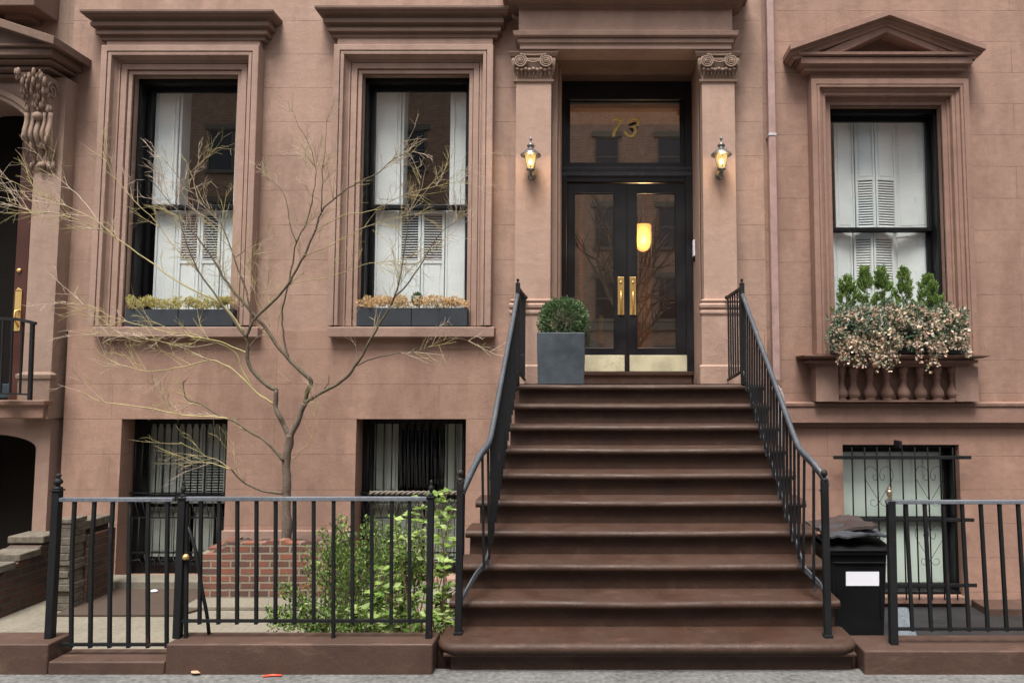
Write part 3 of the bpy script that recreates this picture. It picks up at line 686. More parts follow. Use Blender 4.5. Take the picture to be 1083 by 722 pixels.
# ------------------------------------------------------------------ right house
YR = 8.57
hr = thing('brownstone_house', (4, YR, 0), 'reddish brownstone house at the right, with a pedimented window above a balustrade', 'house')
RX0 = HX1 + .003; W3 = (X(877, 112, YR), X(994.5, 112, YR), Z(375, YR), Z(112, YR))
B3 = (X(891, 470, YR), X(1014, 470, YR), Z(630, YR), Z(470, YR))
zsc = Z(447, YR - .06); zst = Z(430, YR - .06)
MB().wall(RX0, 9, zst - .02, 9, YR, [W3], .25).build('wall', M_right, hr)
MB().wall(RX0, 9, -.9, zst - .02, YR + .0, [B3], .3).build('basement_wall', stone('brownstone_right_low', (.32, .19, .143), joints=(Z(482, YR), .397, 5.2, .2)), hr)
MB().cornice(RX0 + .28, 9.5, YR, [(.03, zsc - .045), (.05, zsc - .04), (.055, zsc), (.10, zsc + .003), (.10, zst), (.115, zst + .008), (.12, zst + .045), (.09, zst + .055), (0, zst + .06)]).build('string_course', M_trimR, hr, bevel=.004)
ARC3 = [(0, -.02), (0, .03), (.055, .032), (.057, .05), (.075, .055), (.08, .05), (.085, .11), (.12, .115), (.125, .105), (.13, .12), (.15, .13), (.165, .135), (.168, .165), (.195, .168), (.2, .155), (.205, .17), (.27, .172), (.275, -.02)]
x0, x1, z0, z1 = W3
MB().archi(x0, x1, z1, z0, YR, ARC3).build('architrave', M_trimR, hr, bevel=.003)
MB().box(x0 - .25, x1 + .24, YR - .11, YR - .001, z1 + .277, Z(74, YR - .1)).build('frieze', M_trimR, hr, bevel=.003)
# pediment: horizontal cornice, raking cornice, sunk tympanum
pb0, pb1 = Z(75, YR - .17), Z(55, YR - .27)
pxa, pxb = X(845, 54, YR - .27), X(1033, 54, YR - .27)
h = pb1 - pb0
MB().cornice(pxa + .27, pxb - .27, YR, [(.175, pb0), (.178, pb0 + h * .28), (.235, pb0 + h * .33), (.24, pb0 + h * .72), (.20, pb0 + h * .745), (.20, pb0 + h * .8), (.27, pb0 + h * .83), (.275, pb0 + h), (0, pb0 + h + .01)]).build('pediment_cornice', M_trimR, hr, bevel=.003)
ax = X(941, 12, YR - .34); az_ = Z(10, YR - .34); cxl, cxr = X(836, 47, YR - .34), X(1043, 46, YR - .34); cz = Z(46.5, YR - .34)
m = MB()
def rake(m, drop0, drop1, pj0, pj1, ins0=0, ins1=0):
    """one raking band between two drops below the outer slope, projecting pj"""
    sl = (az_ - cz) / (ax - cxl)
    def pt(x_, d, p): return [(cxl + x_, YR + .02, cz - d), (cxl + x_, YR - p, cz - d), (ax, YR - p, az_ - d), (cxr - x_, YR - p, cz - d), (cxr - x_, YR + .02, cz - d)]
    m.loop([pt(ins0, drop0, pj0), pt(ins1, drop1, pj1)])
pr_ = [(0, .34, 0), (.07, .34, .0), (.073, .285, .01), (.105, .285, .03), (.108, .25, .05), (.15, .24, .08)]
pts_prev = None
sl = (az_ - cz) / (ax - cxl)
for i in range(len(pr_) - 1):
    (d0, p0, i0), (d1, p1, i1) = pr_[i], pr_[i + 1]
    rake(m, d0, d1, p0, p1, i0, i1)
# sloping lid, and the band's soffit back to the tympanum
m.add([(cxl, YR + .02, cz), (cxl, YR - .34, cz), (ax, YR - .34, az_), (ax, YR + .02, az_), (cxr, YR - .34, cz), (cxr, YR + .02, cz)], [(0, 1, 2, 3), (3, 2, 4, 5)])
t0 = .15
m.add([(cxl + .1, YR - .24, cz - t0), (ax, YR - .24, az_ - t0), (ax, YR - .02, az_ - t0), (cxl + .1, YR - .02, cz - t0), (cxr - .1, YR - .24, cz - t0), (cxr - .1, YR - .02, cz - t0)], [(0, 1, 2, 3), (1, 4, 5, 2)])
m.build('raking_cornice', M_trimR, hr, bevel=.003)
tl, tr_, tz, ta = X(880, 53, YR - .2), X(999, 53, YR - .2), pb1 + .0, Z(29, YR - .18)
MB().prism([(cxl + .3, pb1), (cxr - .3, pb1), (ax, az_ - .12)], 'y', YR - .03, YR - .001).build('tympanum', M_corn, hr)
# inner raking fillet round the tympanum
m = MB(); lx, rx = X(866, 53, YR - .2), X(1013, 53, YR - .2); tw_ = .085
m.prism([(lx, pb1 + .002), (lx + .24, pb1 + .002), (ax, Z(35, YR - .2)), (ax, Z(26.5, YR - .2))], 'y', YR - .225, YR - .031); m.prism([(rx, pb1 + .002), (ax, Z(26.5, YR - .2)), (ax, Z(35, YR - .2)), (rx - .24, pb1 + .002)], 'y', YR - .225, YR - .031)
m.build('pediment_fillet', M_trimR, hr, bevel=.003)
# window sill shelf, end blocks, balusters
sa, sb = X(851, 376, YR - .36), X(1047, 376, YR - .36)
zs0, zs1 = Z(387.5, YR - .25), Z(375, YR - .35); hh = zs1 - zs0
MB().cornice(sa + .35, sb - .35, YR, [(.20, zs0), (.20, zs0 + hh * .28), (.265, zs0 + hh * .32), (.265, zs0 + hh * .55), (.23, zs0 + hh * .57), (.235, zs0 + hh * .66), (.30, zs0 + hh * .72), (.335, zs0 + hh * .82), (.35, zs0 + hh * .85), (.355, zs1), (0, zs1 + .012)]).build('sill', M_trimR, hr, bevel=.003)
zb0 = zst + .062
for ua, ub in ((863, 887), (1010.5, 1035)):
    MB().box(X(ua, 405, YR - .2), X(ub, 405, YR - .2), YR - .2, YR - .001, zb0, zs0).build('balustrade_block', stone('weathered_block', (.27, .17, .135), var=.45, bump=.8) if ua < 900 else MATS['weathered_block'], hr, bevel=.006)
MB().box(X(887, 405, YR - .2), X(1010, 405, YR - .2), YR - .06, YR - .001, zb0, zs0).build('balustrade_back', M_trimR, hr)
MB().box(X(887, 422, YR - .2), X(1010, 422, YR - .2), YR - .2, YR - .061, zb0, zb0 + .018).build('balustrade_rail', M_trimR, hr)
hb = zs0 - zb0 - .02
bp = [(.062, 0), (.062, .035), (.045, .05), (.068, .11), (.078, .19), (.07, .28), (.04, .42), (.032, .52), (.034, .62), (.05, .66), (.034, .70), (.04, .78), (.056, .86), (.06, 1)]
for u in (889.6, 902.5, 919.8, 937.6, 955.3, 973, 990.7, 1007.5):
    xx = X(u, 405, YR - .13); m = MB(); m.lathe((xx, YR - .13, zb0 + .019), [(r_ * 1.0, q * hb) for r_, q in bp], 16); m.build('baluster', M_trimR, hr)
w3, a3, b3 = sash(W3, YR, Z(243, 8.83), parent=hr, fw=.085); room(W3, YR + .25, 10.6, hr)
Ys3 = 8.89
for i, (p, q) in enumerate(((882, 905), (905, 925), (925, 949), (949, 984))):
    m = MB(); mid = i in (1, 2)
    louvered(m, X(p, 160, Ys3), X(q, 160, Ys3), Z(243, Ys3), W3[3], Ys3, Z(240, Ys3) if mid else 0, Z(190, Ys3) if mid else -1, .03, .024); fold(m, (.22, -.2, .2, -.22)[i]); m.build('shutter', M_white, w3, bevel=.002)
    m = MB(); louvered(m, X(p, 300, Ys3), X(q, 300, Ys3), W3[2], Z(245, Ys3), Ys3, Z(300, Ys3) if mid else 0, Z(251, Ys3) if mid else -1, .03, .024); fold(m, (.22, -.2, .2, -.22)[i]); m.build('shutter', M_white, w3, bevel=.002)
# basement window with heart grille
w4, _, _ = sash(B3, YR, Z(548, 8.83), parent=hr, fw=.08, head=.10, glass_=glass('basement_glass', (.97, .99, .98), .08)); room(B3, YR + .25, 10.5, hr)
MB().box(B3[0] + .02, B3[1] - .02, 8.89, 8.90, B3[2], B3[3]).build('blind', M_shade, w4)
MB().cornice(B3[0] + .1, B3[1] - .05, YR, [(.06, B3[2] - .07), (.07, B3[2] - .065), (.07, B3[2]), (.0, B3[2] + .004)]).build('basement_sill', M_trimR, hr, bevel=.004)
yg = YR - .14
m = MB()
for v, ua, ub in ((483.5, 881.5, 1027), (549.5, 884, 1030), (618.5, 885, 1033)): m.box(X(ua, v, yg), X(ub, v, yg), yg - .012, yg + .012, Z(v, yg) - .02, Z(v, yg) + .02)
m.box(X(950.5, 470, yg), X(953.5, 470, yg), yg - .02, YR, Z(474, yg), Z(466, yg))
gr = m.build('window_grille', M_iron, hr, bevel=.003)
bars = (901, 914.3, 927.5, 941, 954, 967.5, 981, 994, 1007.5)
for u in bars:
    xx = X(u, 478, yg); MB().tube([(xx, yg, Z(634, yg)), (xx, yg, Z(474, yg)), (xx, yg, Z(473, yg))], [.0085, .0085, .004], 6).build('bar', M_iron, gr)
for uc in (928.8, 982.3):
    for (va, vb) in ((503, 530), (565, 592)):
        m = MB(); c = at(uc, va, yg); hz = c.z - Z(vb, yg); wd = .165
        for s in (-1, 1):
            pts = [(0, -hz), (s * wd * .5, -hz * .55), (s * wd * .95, -hz * .12), (s * wd, hz * .12), (s * wd * .8, hz * .35), (s * wd * .45, hz * .36), (s * wd * .12, hz * .2), (s * wd * .08, -.02), (s * wd * .3, -.05), (s * wd * .42, 0), (s * wd * .3, .02)]
            m.tube([(c.x + p[0], yg - .02, c.z + p[1]) for p in spl([(a, b) for a, b in pts], 4)], .0030, 5)
            pts = [(0, -hz), (s * .05, -hz - .05), (s * .10, -hz - .03), (s * .095, -hz + .02), (s * .055, -hz + .015)]
            m.tube([(c.x + p[0], yg - .02, c.z + p[1]) for p in spl(pts, 4)], .0028, 5)
        m.build('heart_scroll', M_iron, gr)
# downpipe
yp = 8.44; m = MB(); xa, xb = X(813.5, 10, yp), X(821, 10, yp); xa = X(817.8, 190, yp) - .043; xb = xa + .086
m.box(xa, xb, yp, yp + .075, Z(404, yp), 9); dp = m.build('downpipe', M_pipe, hr, bevel=.008)
MB().box(xa - .008, xb + .008, yp - .008, yp + .083, Z(409, yp), Z(401, yp)).build('collar', M_corn, dp, bevel=.004)
MB().box(xa - .006, xb + .006, yp - .006, YR, Z(143.5, yp), Z(141, yp)).build('clamp', M_galv, dp, bevel=.002)
m = MB(); c = at(826, 414, yp + .03); m.tube([(xb - .05, yp + .035, c.z + .07), (xb - .03, yp + .03, c.z), (xb + .0, yp + .03, c.z - .08), (xb - .01, yp + .03, c.z - .3), (xb - .01, yp + .03, FR)], [.05, .058, .062, .055, .05], 14); m.build('elbow', M_galv if False else plain('pipe_elbow_paint', (.42, .33, .31), .35, .2, .3), dp)

# ------------------------------------------------------------------ left house
YLW = 8.60
hl = thing('brownstone_house', (-7, YLW, 0), 'dark brownstone house at the left edge with a carved bracket beside its arched doorway', 'house')
yp0 = 8.35                                    # face of the doorway pier
pxl, pxr = X(27, 330, yp0), X(59, 300, yp0)
zpl = Z(443, yp0 - .1)
MB().box(pxr - .2, HX0 - .003, YLW, YLW + .5, -.9, 9).box(-12, pxr - .202, YLW, YLW + .5, Z(70, YLW), 9).build('wall', M_left, hl)
def archwall(m, x0, x1, z0, z1, xc, hw, zs, rise, y0, y1, n=14):
    """wall slab x0..x1 with an arched opening; the arch springs at zs"""
    pts = [(xc - hw, z0), (xc - hw, zs)] + [(xc - hw * math.cos(math.pi * i / n), zs + rise * math.sin(math.pi * i / n)) for i in range(1, n)] + [(xc + hw, zs), (xc + hw, z0)]
    for y in (y0, y1):
        m.add([(x0, y, z0), (xc - hw, y, z0), (xc - hw, y, zs), (x0, y, zs)], [(0, 1, 2, 3)]); m.add([(xc + hw, y, z0), (x1, y, z0), (x1, y, zs), (xc + hw, y, zs)], [(0, 1, 2, 3)])
        m.add([(x0, y, zs), (xc - hw, y, zs), (x0, y, z1)], [(0, 1, 2)]); m.add([(x1, y, zs), (xc + hw, y, zs), (x1, y, z1)], [(0, 2, 1)])
        for i in range(1, len(pts) - 2):
            a, b = pts[i], pts[i + 1]
            ta = x0 + (x1 - x0) * (i - 1) / (len(pts) - 3); tb = x0 + (x1 - x0) * i / (len(pts) - 3)
            m.add([(a[0], y, a[1]), (b[0], y, b[1]), (tb, y, z1), (ta, y, z1)], [(0, 1, 2, 3)])
    for i in range(len(pts) - 1):
        a, b = pts[i], pts[i + 1]; m.add([(a[0], y0, a[1]), (b[0], y0, b[1]), (b[0], y1, b[1]), (a[0], y1, a[1])], [(0, 1, 2, 3)])
    m.add([(x1, y0, z0), (x1, y0, z1), (x1, y1, z1), (x1, y1, z0)], [(0, 1, 2, 3)]); m.add([(x0, y0, z1), (x1, y0, z1), (x1, y1, z1), (x0, y1, z1)], [(0, 1, 2, 3)])
    return m
# doorway pier with arch
dcx = pxl - .75
m = MB(); archwall(m, dcx - 1.25, pxr, zpl, Z(82, yp0), dcx, pxl - dcx, Z(150, yp0), .55, yp0, 8.95); m.build('doorway_pier', stone('brownstone_left_pier', (.30, .205, .16), var=.2), hl, bevel=.006)
m = MB()
ring = [[(dcx + (pxl - dcx + o) * math.cos(a), yp0 - p, Z(150, yp0) + (.55 + o) * math.sin(a)) for a in [math.pi * i / 20 for i in range(21)]] for o, p in ((.01, 0), (.01, .03), (.06, .035), (.07, .055), (.13, .06), (.135, 0))]
m.loop(ring); m.build('archivolt', M_carve, hl, bevel=.002)
# hood: stepped cornice with a low gable above
h0 = Z(82, 8.2); fx = X(53, 50, 8.0)
m = MB(); hx1 = X(57, 45, 8.02) - .41; P = [(.10, 0), (.10, .035), (.17, .045), (.17, .085), (.13, .09), (.13, .11), (.24, .12), (.24, .16), (.20, .165), (.20, .19), (.30, .20), (.31, .235), (.27, .24), (.27, .255), (.375, .265), (.375, .36), (.35, .365), (.35, .375), (.41, .385), (.41, .42), (.1, .425)]
hz = Z(45, 8.0) - h0
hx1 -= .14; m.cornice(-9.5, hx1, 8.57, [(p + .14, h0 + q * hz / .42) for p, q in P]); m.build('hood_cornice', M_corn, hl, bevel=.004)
zt_ = Z(45, 8.0) + .005
m = MB(); xg = X(57, 36, 7.93) - .06; zg = Z(38, 7.93); sl = .33
m.prism([(xg, zt_), (xg + .0, zg), (xg - 3.2, zg + 3.2 * sl), (xg - 3.2, zt_)], 'y', 8.05, 8.58)
m.add([(xg + .06, 7.93, zg), (xg - 3.2, 7.93, zg + 3.26 * sl), (xg - 3.2, 8.59, zg + 3.26 * sl), (xg + .06, 8.59, zg), (xg + .06, 7.93, zg - .1), (xg - 3.2, 7.93, zg - .1 + 3.26 * sl), (xg - 3.2, 8.59, zg - .1 + 3.26 * sl), (xg + .06, 8.59, zg - .1)],
      [(0, 1, 2, 3), (4, 7, 6, 5), (0, 4, 5, 1), (0, 3, 7, 4)])
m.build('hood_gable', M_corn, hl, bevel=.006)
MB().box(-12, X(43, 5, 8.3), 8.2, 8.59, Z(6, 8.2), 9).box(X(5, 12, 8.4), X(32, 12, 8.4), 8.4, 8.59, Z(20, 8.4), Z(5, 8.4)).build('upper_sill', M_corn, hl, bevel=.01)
# carved console bracket
m = MB(); bx0, bx1 = X(24, 130, 8.2), X(54, 130, 8.2); bw = bx1 - bx0; bc = (bx0 + bx1) / 2
ztop, zbot = h0, Z(182, 8.25); hh = ztop - zbot
sp = []
for i in range(25):
    t = i / 24; sp.append((8.36 - .30 * (1 - t) ** 1.4 * (.9 + .1 * math.cos(t * 9)) - .07 * math.exp(-((t - .62) / .12) ** 2) - .03 * math.exp(-((t - .93) / .05) ** 2), ztop - hh * t))
m.prism([(8.4, ztop)] + sp + [(8.4, zbot)], 'x', bx0 + .03, bx1 - .03)
for k, dx in enumerate((-.42, -.2, 0, .2, .42)):
    m.tube([(bc + dx * bw, y - .012, z) for y, z in sp[9:20]], .026 if k % 2 == 0 else .018, 8)
rr = random.Random(3)
for k in range(150):                          # acanthus lobes
    t = rr.choice([rr.uniform(.02, .38), rr.uniform(.7, .95)]); y, z = sp[int(t * 24)]; dx = rr.uniform(-.5, .5) * (1 - .2 * t)
    m.ball((bc + dx * bw, y - .008, z), rr.uniform(.018, .042), 7, 4, (.55, .8, 1.6))
for xs in (bx0 + .02, bx1 - .02):
    for cz_, cr in ((ztop - hh * .14, .105), (ztop - hh * .64, .06)):
        m.tube([(xs, 8.30 - .11 + .0, cz_), (xs + .012, 8.30 - .11, cz_)], .01, 8)
        pts = []
        for i in range(30):
            a = i * .36; q = cr * (1 - i / 34) + .008; pts.append((xs, 8.22 + q * math.cos(a) * .8, cz_ + q * math.sin(a)))
        m.tube(pts, .012, 6)
m.ball((bc, sp[10][0] - .03, sp[10][1]), .055); m.ball((bc, sp[22][0] - .02, sp[22][1]), .045)
m.build('console_bracket', M_carve, hl)
# pier base, landing slab, basement arch
MB().cornice(pxl + .05, pxr - .02, yp0, [(.05, Z(443, 8.3)), (.055, Z(402, 8.3)), (.07, Z(400, 8.3)), (.075, Z(396, 8.3)), (.02, Z(393, 8.3))]).build('pier_base', M_carve, hl, bevel=.004)
MB().cornice(-10, pxr - .06, 8.32, [(.02, Z(443, 8.25)), (.06, Z(442, 8.25)), (.065, Z(429, 8.25)), (.10, Z(428, 8.25)), (.11, Z(423.5, 8.25)), (0, Z(423, 8.25))]).build('landing_slab', M_trimR, hl, bevel=.006)
lx1 = X(50, 500, 8.4); lax = X(36.5, 500, 8.42)
m = MB(); archwall(m, lax - 1.5, lx1, -.88, Z(443, 8.3), lax - .62, .62, Z(474, 8.42), .17, 8.42, 8.95); m.build('basement_pier', stone('brownstone_left_low', (.29, .19, .15), var=.2), hl, bevel=.005)
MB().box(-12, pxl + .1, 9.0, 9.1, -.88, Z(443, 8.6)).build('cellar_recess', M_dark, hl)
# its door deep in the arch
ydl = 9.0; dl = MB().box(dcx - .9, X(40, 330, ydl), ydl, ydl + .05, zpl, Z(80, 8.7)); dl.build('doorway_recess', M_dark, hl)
dm = MB().box(X(13, 330, 8.6), X(27, 330, 8.6), 8.60, 8.68, zpl, Z(150, 8.6)).build('entrance_door', M_mahog, hl, bevel=.01)
m = MB(); m.box(X(15.6, 330, 8.6), X(22.6, 330, 8.6), 8.59, 8.599, Z(350, 8.6), Z(308, 8.6)); c = at(19.2, 307, 8.595); m.prism([(X(15.6, 330, 8.6), c.z), (X(22.6, 330, 8.6), c.z), (c.x, c.z + .035)], 'y', 8.59, 8.599); m.build('lock_plate', M_brass, dm, bevel=.002)
c = at(16, 333, 8.56); MB().tube([c + Vector((.03, .03, .06)), c + Vector((0, 0, .05)), c + Vector((0, -.01, -.06)), c + Vector((0.02, .03, -.14))], .012, 8).build('handle', M_brass, dm)
c = at(20, 286, 8.59); MB().ball(c, .028, 12, 6, (1, .6, 1)).build('knocker', M_brass, dm)

# the left house's landing rail
yr = 7.9; t = thing('landing_railing', (X(35, 420, yr), yr, Z(424, yr)), 'short black iron railing on the left house landing, in front of its wooden door', 'railing')
m = MB(); a = at(38, 342, yr); m.tube([a, at(30, 340, yr), at(18, 337.5, yr + .05), at(-60, 334, yr + .1)], .016, 4, sq=True); m.build('handrail', M_iron, t)
MB().tube([at(34.5, 342, yr), at(31.5, 423, yr)], .017, 4, sq=True).build('newel_post', M_iron, t)
MB().tube([at(33, 417, yr), at(-60, 414, yr + .1)], .009, 4, sq=True).build('bottom_rail', M_iron, t)
for u in (24, 13.5, 3.5, -7, -18): MB().tube([at(u, 338, yr + .04), at(u - 3, 416, yr + .04)], .009, 4, sq=True).build('baluster', M_iron, t)
# small potted plant with blue cover on that landing
t = thing('landing_plant', tuple(at(2, 418, 8.05)), 'straw coloured potted plant behind the bars of the left landing railing', 'potted plant')
m = MB(); c = at(0, 420, 8.05); m.lathe((c.x, 8.05, c.z), [(.075, 0), (.10, .14), (.105, .15)], 16); m.build('pot', plain('pot_blue', (.18, .3, .42), .4), t)

# ------------------------------------------------------------------ stoop
st = thing('stoop', (.4, 6, 0), 'broad brown stone stoop of ten steps rising to the double door', 'stoop')
D0, TR, RS = 7.394, .269, .195
for k in range(0, 10):
    y = D0 - TR * k; z = H - RS * k; yb = 8.9 if k == 0 else D0 - TR * (k - 1) + .055
    rr = random.Random(k); jx = rr.uniform(-.012, .012)
    xa, xb = (-.82, -.82, -.85, -.88, -.93, -1.0, -1.04, -1.04, -1.04, -1.04)[k] + jx, xr + jx * .7
    m = MB(); th = .062; r_ = .028
    if k == 9: th = .072; r_ = .033; xa -= .045; xb += .03; y -= .045
    # rounded nosing slab, swept; the bottom one has rounded plan corners
    prof = []
    for i in range(9):
        a = math.pi / 2 + math.pi * i / 8; prof.append((y + r_ + r_ * math.cos(a), z - th / 2 + (th / 2) * math.sin(a)))
    if k < 9:
        nx = 28; rings = []
        for i in range(nx + 1):
            x = xa + (xb - xa) * i / nx
            wv = .0035 * noise.noise(Vector((x * 2.3, k * 3.7, 0))); w2_ = .006 * noise.noise(Vector((x * 1.4, k * 5.1, 2)))
            wear = -.007 * math.exp(-((x - .4) / .7) ** 2)
            if i in (0, nx): ring = [(x, p + .012, q if abs(q - z) > .001 else q) for p, q in prof]
            else: ring = [(x, p + w2_, q + (wv + wear) * (1 if q > z - th / 2 else .4)) for p, q in prof]
            rings.append([(x, yb, z)] + ring + [(x, yb, z - th)])
        m.loop(rings); n_ = len(rings[0])
        m.add(rings[0], [tuple(range(n_))]); m.add(rings[-1], [tuple(range(n_ - 1, -1, -1))])
        for i in range(len(m.f)): m.sm.add(i)
        s_ = m.build('step', M_step, st)
        for p in s_.data.polygons: p.use_smooth = abs(p.normal.x) < .5
    else:
        rc = .17; outl = [(xa, yb)]
        for i in range(9): a = math.pi + (math.pi / 2) * i / 8; outl.append((xa + rc + rc * math.cos(a), y + rc + rc * math.sin(a)))
        for i in range(1, 24): outl.append((xa + rc + (xb - xa - 2 * rc) * i / 24, y))
        for i in range(9): a = 1.5 * math.pi + (math.pi / 2) * i / 8; outl.append((xb - rc + rc * math.cos(a), y + rc + rc * math.sin(a)))
        outl.append((xb, yb)); rings = []
        cxm = (xa + xb) / 2
        for i in range(9):
            a = math.pi / 2 - math.pi * i / 8; ins = r_ * (1 - math.cos(a)); zz = z - th / 2 + th / 2 * math.sin(a)
            rings.append([(px_ + (ins if px_ < cxm - 1 else (-ins if px_ > cxm + 1 else 0)) * (1 if py_ > y + .01 else .4), py_ + (ins if py_ < yb - .01 else 0) * (1 if py_ < y + .1 else .3), zz) for px_, py_ in outl])
        m.loop(rings); m.add(rings[0], [tuple(range(len(outl)))])
        s_ = m.build('step', M_step, st); [setattr(p, 'use_smooth', p.normal.z < .99) for p in s_.data.polygons]
    zb = H - RS * (k + 1); 
    m = MB(); ins = .03 if k < 9 else .1
    m.box(xa + ins, xb - (ins if k < 9 else .05), y + (.062 if k < 9 else .085), yb - .006, -.3, z - th - .001 if k < 9 else z - th + .01)
    if k == 9: m.box(-1.088, -.98, 5.09, 5.2, -.3, .118); m.box(1.72, 1.826, 5.09, 5.2, -.3, .118)
    m.build('riser', M_step, s_, bevel=.004)
    if k == 9: MB().box(xa + .06, xb - .03, y + .03, y + .2, z - th - .02, z - th + .006).build('moulding', M_step, s_, bevel=.008)
m = MB(); stair = [(8.9, -.88), (8.9, H - RS - .02)]
pr2 = [(8.9, -.88), (8.9, H - .08)]
for k in range(0, 10): y = D0 - TR * k; z = H - RS * k; pr2 += [(y + .09, z - .08), (y + .09, z - RS - .08)]
pr2[-1] = (D0 - TR * 9 + .09, -.88)
m.prism(pr2, 'x', -.76, xr - .05); m.build('stair_core', M_step, st)

# ------------------------------------------------------------------ stair railings
def curvy(pts, k=5): return [Vector(p) for p in spl([tuple(p) for p in pts], k)]
def railing(side, label):
    sl = RS / TR; yN = 5.14 if side < 0 else 5.08
    xt = at(547.3, 330, D0).x if side < 0 else at(785.4, 330, D0).x
    xn = at(486.3, 560, yN).x if side < 0 else at(873, 560, yN).x
    t = thing('stair_railing', (xn, yN, RS), label, 'railing', 'iron railings either side of the stoop')
    zt = Z(312, D0); zl = lambda y, z0: z0 - (D0 - y) * sl
    yb = yN + .33
    zn = at(488, 519, yN).z
    top = [(xt, D0 - .02, zt)] + [(xt, y, zl(y, zt)) for y in (7.0, 6.5, 6.0, yb + .1)] + [(xt + side * .015, yb - .05, zl(yb - .05, zt) + .03), (xt + side * .05, yb - .15, zl(yb - .15, zt) + .045), (xt + side * .11, yN + .07, (zl(yN + .07, zt) + zn) / 2 + .03), (xn - side * .015, yN + .005, zn)]
    m = MB(); P = curvy(top, 4); m.tube(P, .021, 10); m.tube([p + Vector((0, 0, -.02)) for p in P], .014, 4, sq=True); m.build('handrail', M_rail, t)
    z0 = Z(394, D0); zbn = at(490, 637, yN).z
    bot = [(xt, D0, z0)] + [(xt, y, zl(y, z0)) for y in (7.0, 6.5, 6.0, yb)] + [(xt + side * .02, yb - .1, zl(yb - .1, z0) + .01), (xt + side * .07, yN + .12, zl(yN + .12, z0) + .03), (xn - side * .01, yN, zbn)]
    bt = curvy(bot, 4); m = MB()
    for i in range(len(bt) - 1):
        a, b = bt[i], bt[i + 1]; h2, w2_ = .020, .006
        m.add([(a.x - w2_, a.y, a.z - h2), (a.x + w2_, a.y, a.z - h2), (a.x + w2_, a.y, a.z + h2), (a.x - w2_, a.y, a.z + h2), (b.x - w2_, b.y, b.z - h2), (b.x + w2_, b.y, b.z - h2), (b.x + w2_, b.y, b.z + h2), (b.x - w2_, b.y, b.z + h2)],
              [(0, 1, 5, 4), (1, 2, 6, 5), (2, 3, 7, 6), (3, 0, 4, 7)])
    m.build('bottom_rail', M_rail, t)
    y = D0 - .13; n = 0
    while y > yN + .14:
        def ev(P, y):
            for i in range(len(P) - 1):
                if (P[i].y - y) * (P[i + 1].y - y) <= 0 and P[i].y != P[i + 1].y:
                    f = (y - P[i].y) / (P[i + 1].y - P[i].y); return P[i].lerp(P[i + 1], f)
            return P[-1]
        a, b = ev(P, y), ev(bt, y)
        m = MB(); m.tube([a, Vector((b.x - side * .012, b.y, b.z - .03))], .0085, 4, sq=True); m.build('baluster', M_iron, t)
        if n % 2 == 0:      # little feet that step down on to the treads
            kk = math.floor((D0 - y) / TR) + 1; zf = H - RS * kk
            MB().tube([(b.x - side * .0, y + .01, b.z + .0), (b.x, y + .01, max(zf, b.z - .09))], .007, 4, sq=True).build('foot', M_rail, t)
        y -= .1005; n += 1
    # posts
    m = MB(); m.box(xn - .023, xn + .023, yN - .023, yN + .023, RS, at(486, 508, yN).z); m.box(xn - .03, xn + .03, yN - .03, yN + .03, RS, RS + .02); np_ = m.build('newel_post', M_iron, t, bevel=.003)
    zf = at(486, 508, yN).z; MB().lathe((xn, yN, zf), [(.026, 0), (.026, .012), (.012, .018), (.012, .03), (.022, .04), (.024, .055), (.02, .07), (.006, .078)], 10).build('finial', M_iron, np_)
    m = MB(); m.box(xt - .023, xt + .023, D0 - .005, D0 + .041, 1.95, Z(300, D0)); np_ = m.build('newel_post', M_iron, t, bevel=.003)
    zf = Z(300, D0); MB().lathe((xt, D0 + .018, zf), [(.026, 0), (.026, .01), (.01, .016), (.01, .028), (.018, .036), (.014, .052), (.004, .058)], 10).build('finial', M_iron, np_)
    # level return to the pilaster
    ye = 8.27; zr = Z(301, D0) - .03
    m = MB(); m.tube([(xt, D0 + .02, zr), (xt, ye, zr)], .014, 4, sq=True); m.ball((xt, ye - .01, zr), .026); m.tube([(xt, D0 + .02, z0 + .02), (xt, ye, 2.0)], .011, 4, sq=True); m.build('return_rail', M_iron, t)
    yy = D0 + .14
    while yy < ye - .05: MB().tube([(xt, yy, zr), (xt, yy, z0 + .02 - (yy - D0) * .1)], .0085, 4, sq=True).build('baluster', M_iron, t); yy += .13
railing(-1, 'black iron handrail with balusters on the left side of the stoop, by the potted boxwood')
railing(1, 'black iron handrail with balusters on the right side of the stoop, by the downpipe')

# ------------------------------------------------------------------ street fences and gate
def finial(m, c, s=1.0):
    m.lathe(c, [(.024 * s, 0), (.026 * s, .012), (.012 * s, .02), (.011 * s, .03), (.022 * s, .04), (.024 * s, .055), (.017 * s, .07), (.009 * s, .08), (.016 * s, .092), (.012 * s, .105), (.003, .112)], 12)
YF = 5.05
def bar_(u0, v0, u1, v1, Y, r_=.0105, bow=0):
    a, b = at(u0, v0, Y), at(u1, v1, Y)
    if bow: return MB().tube([a, a.lerp(b, .12) + Vector((bow * .3, 0, 0)), a.lerp(b, .3) + Vector((bow, 0, 0)), a.lerp(b, .65) + Vector((bow * .6, 0, 0)), b], r_, 4, sq=True)
    return MB().tube([a, b], r_, 4, sq=True)
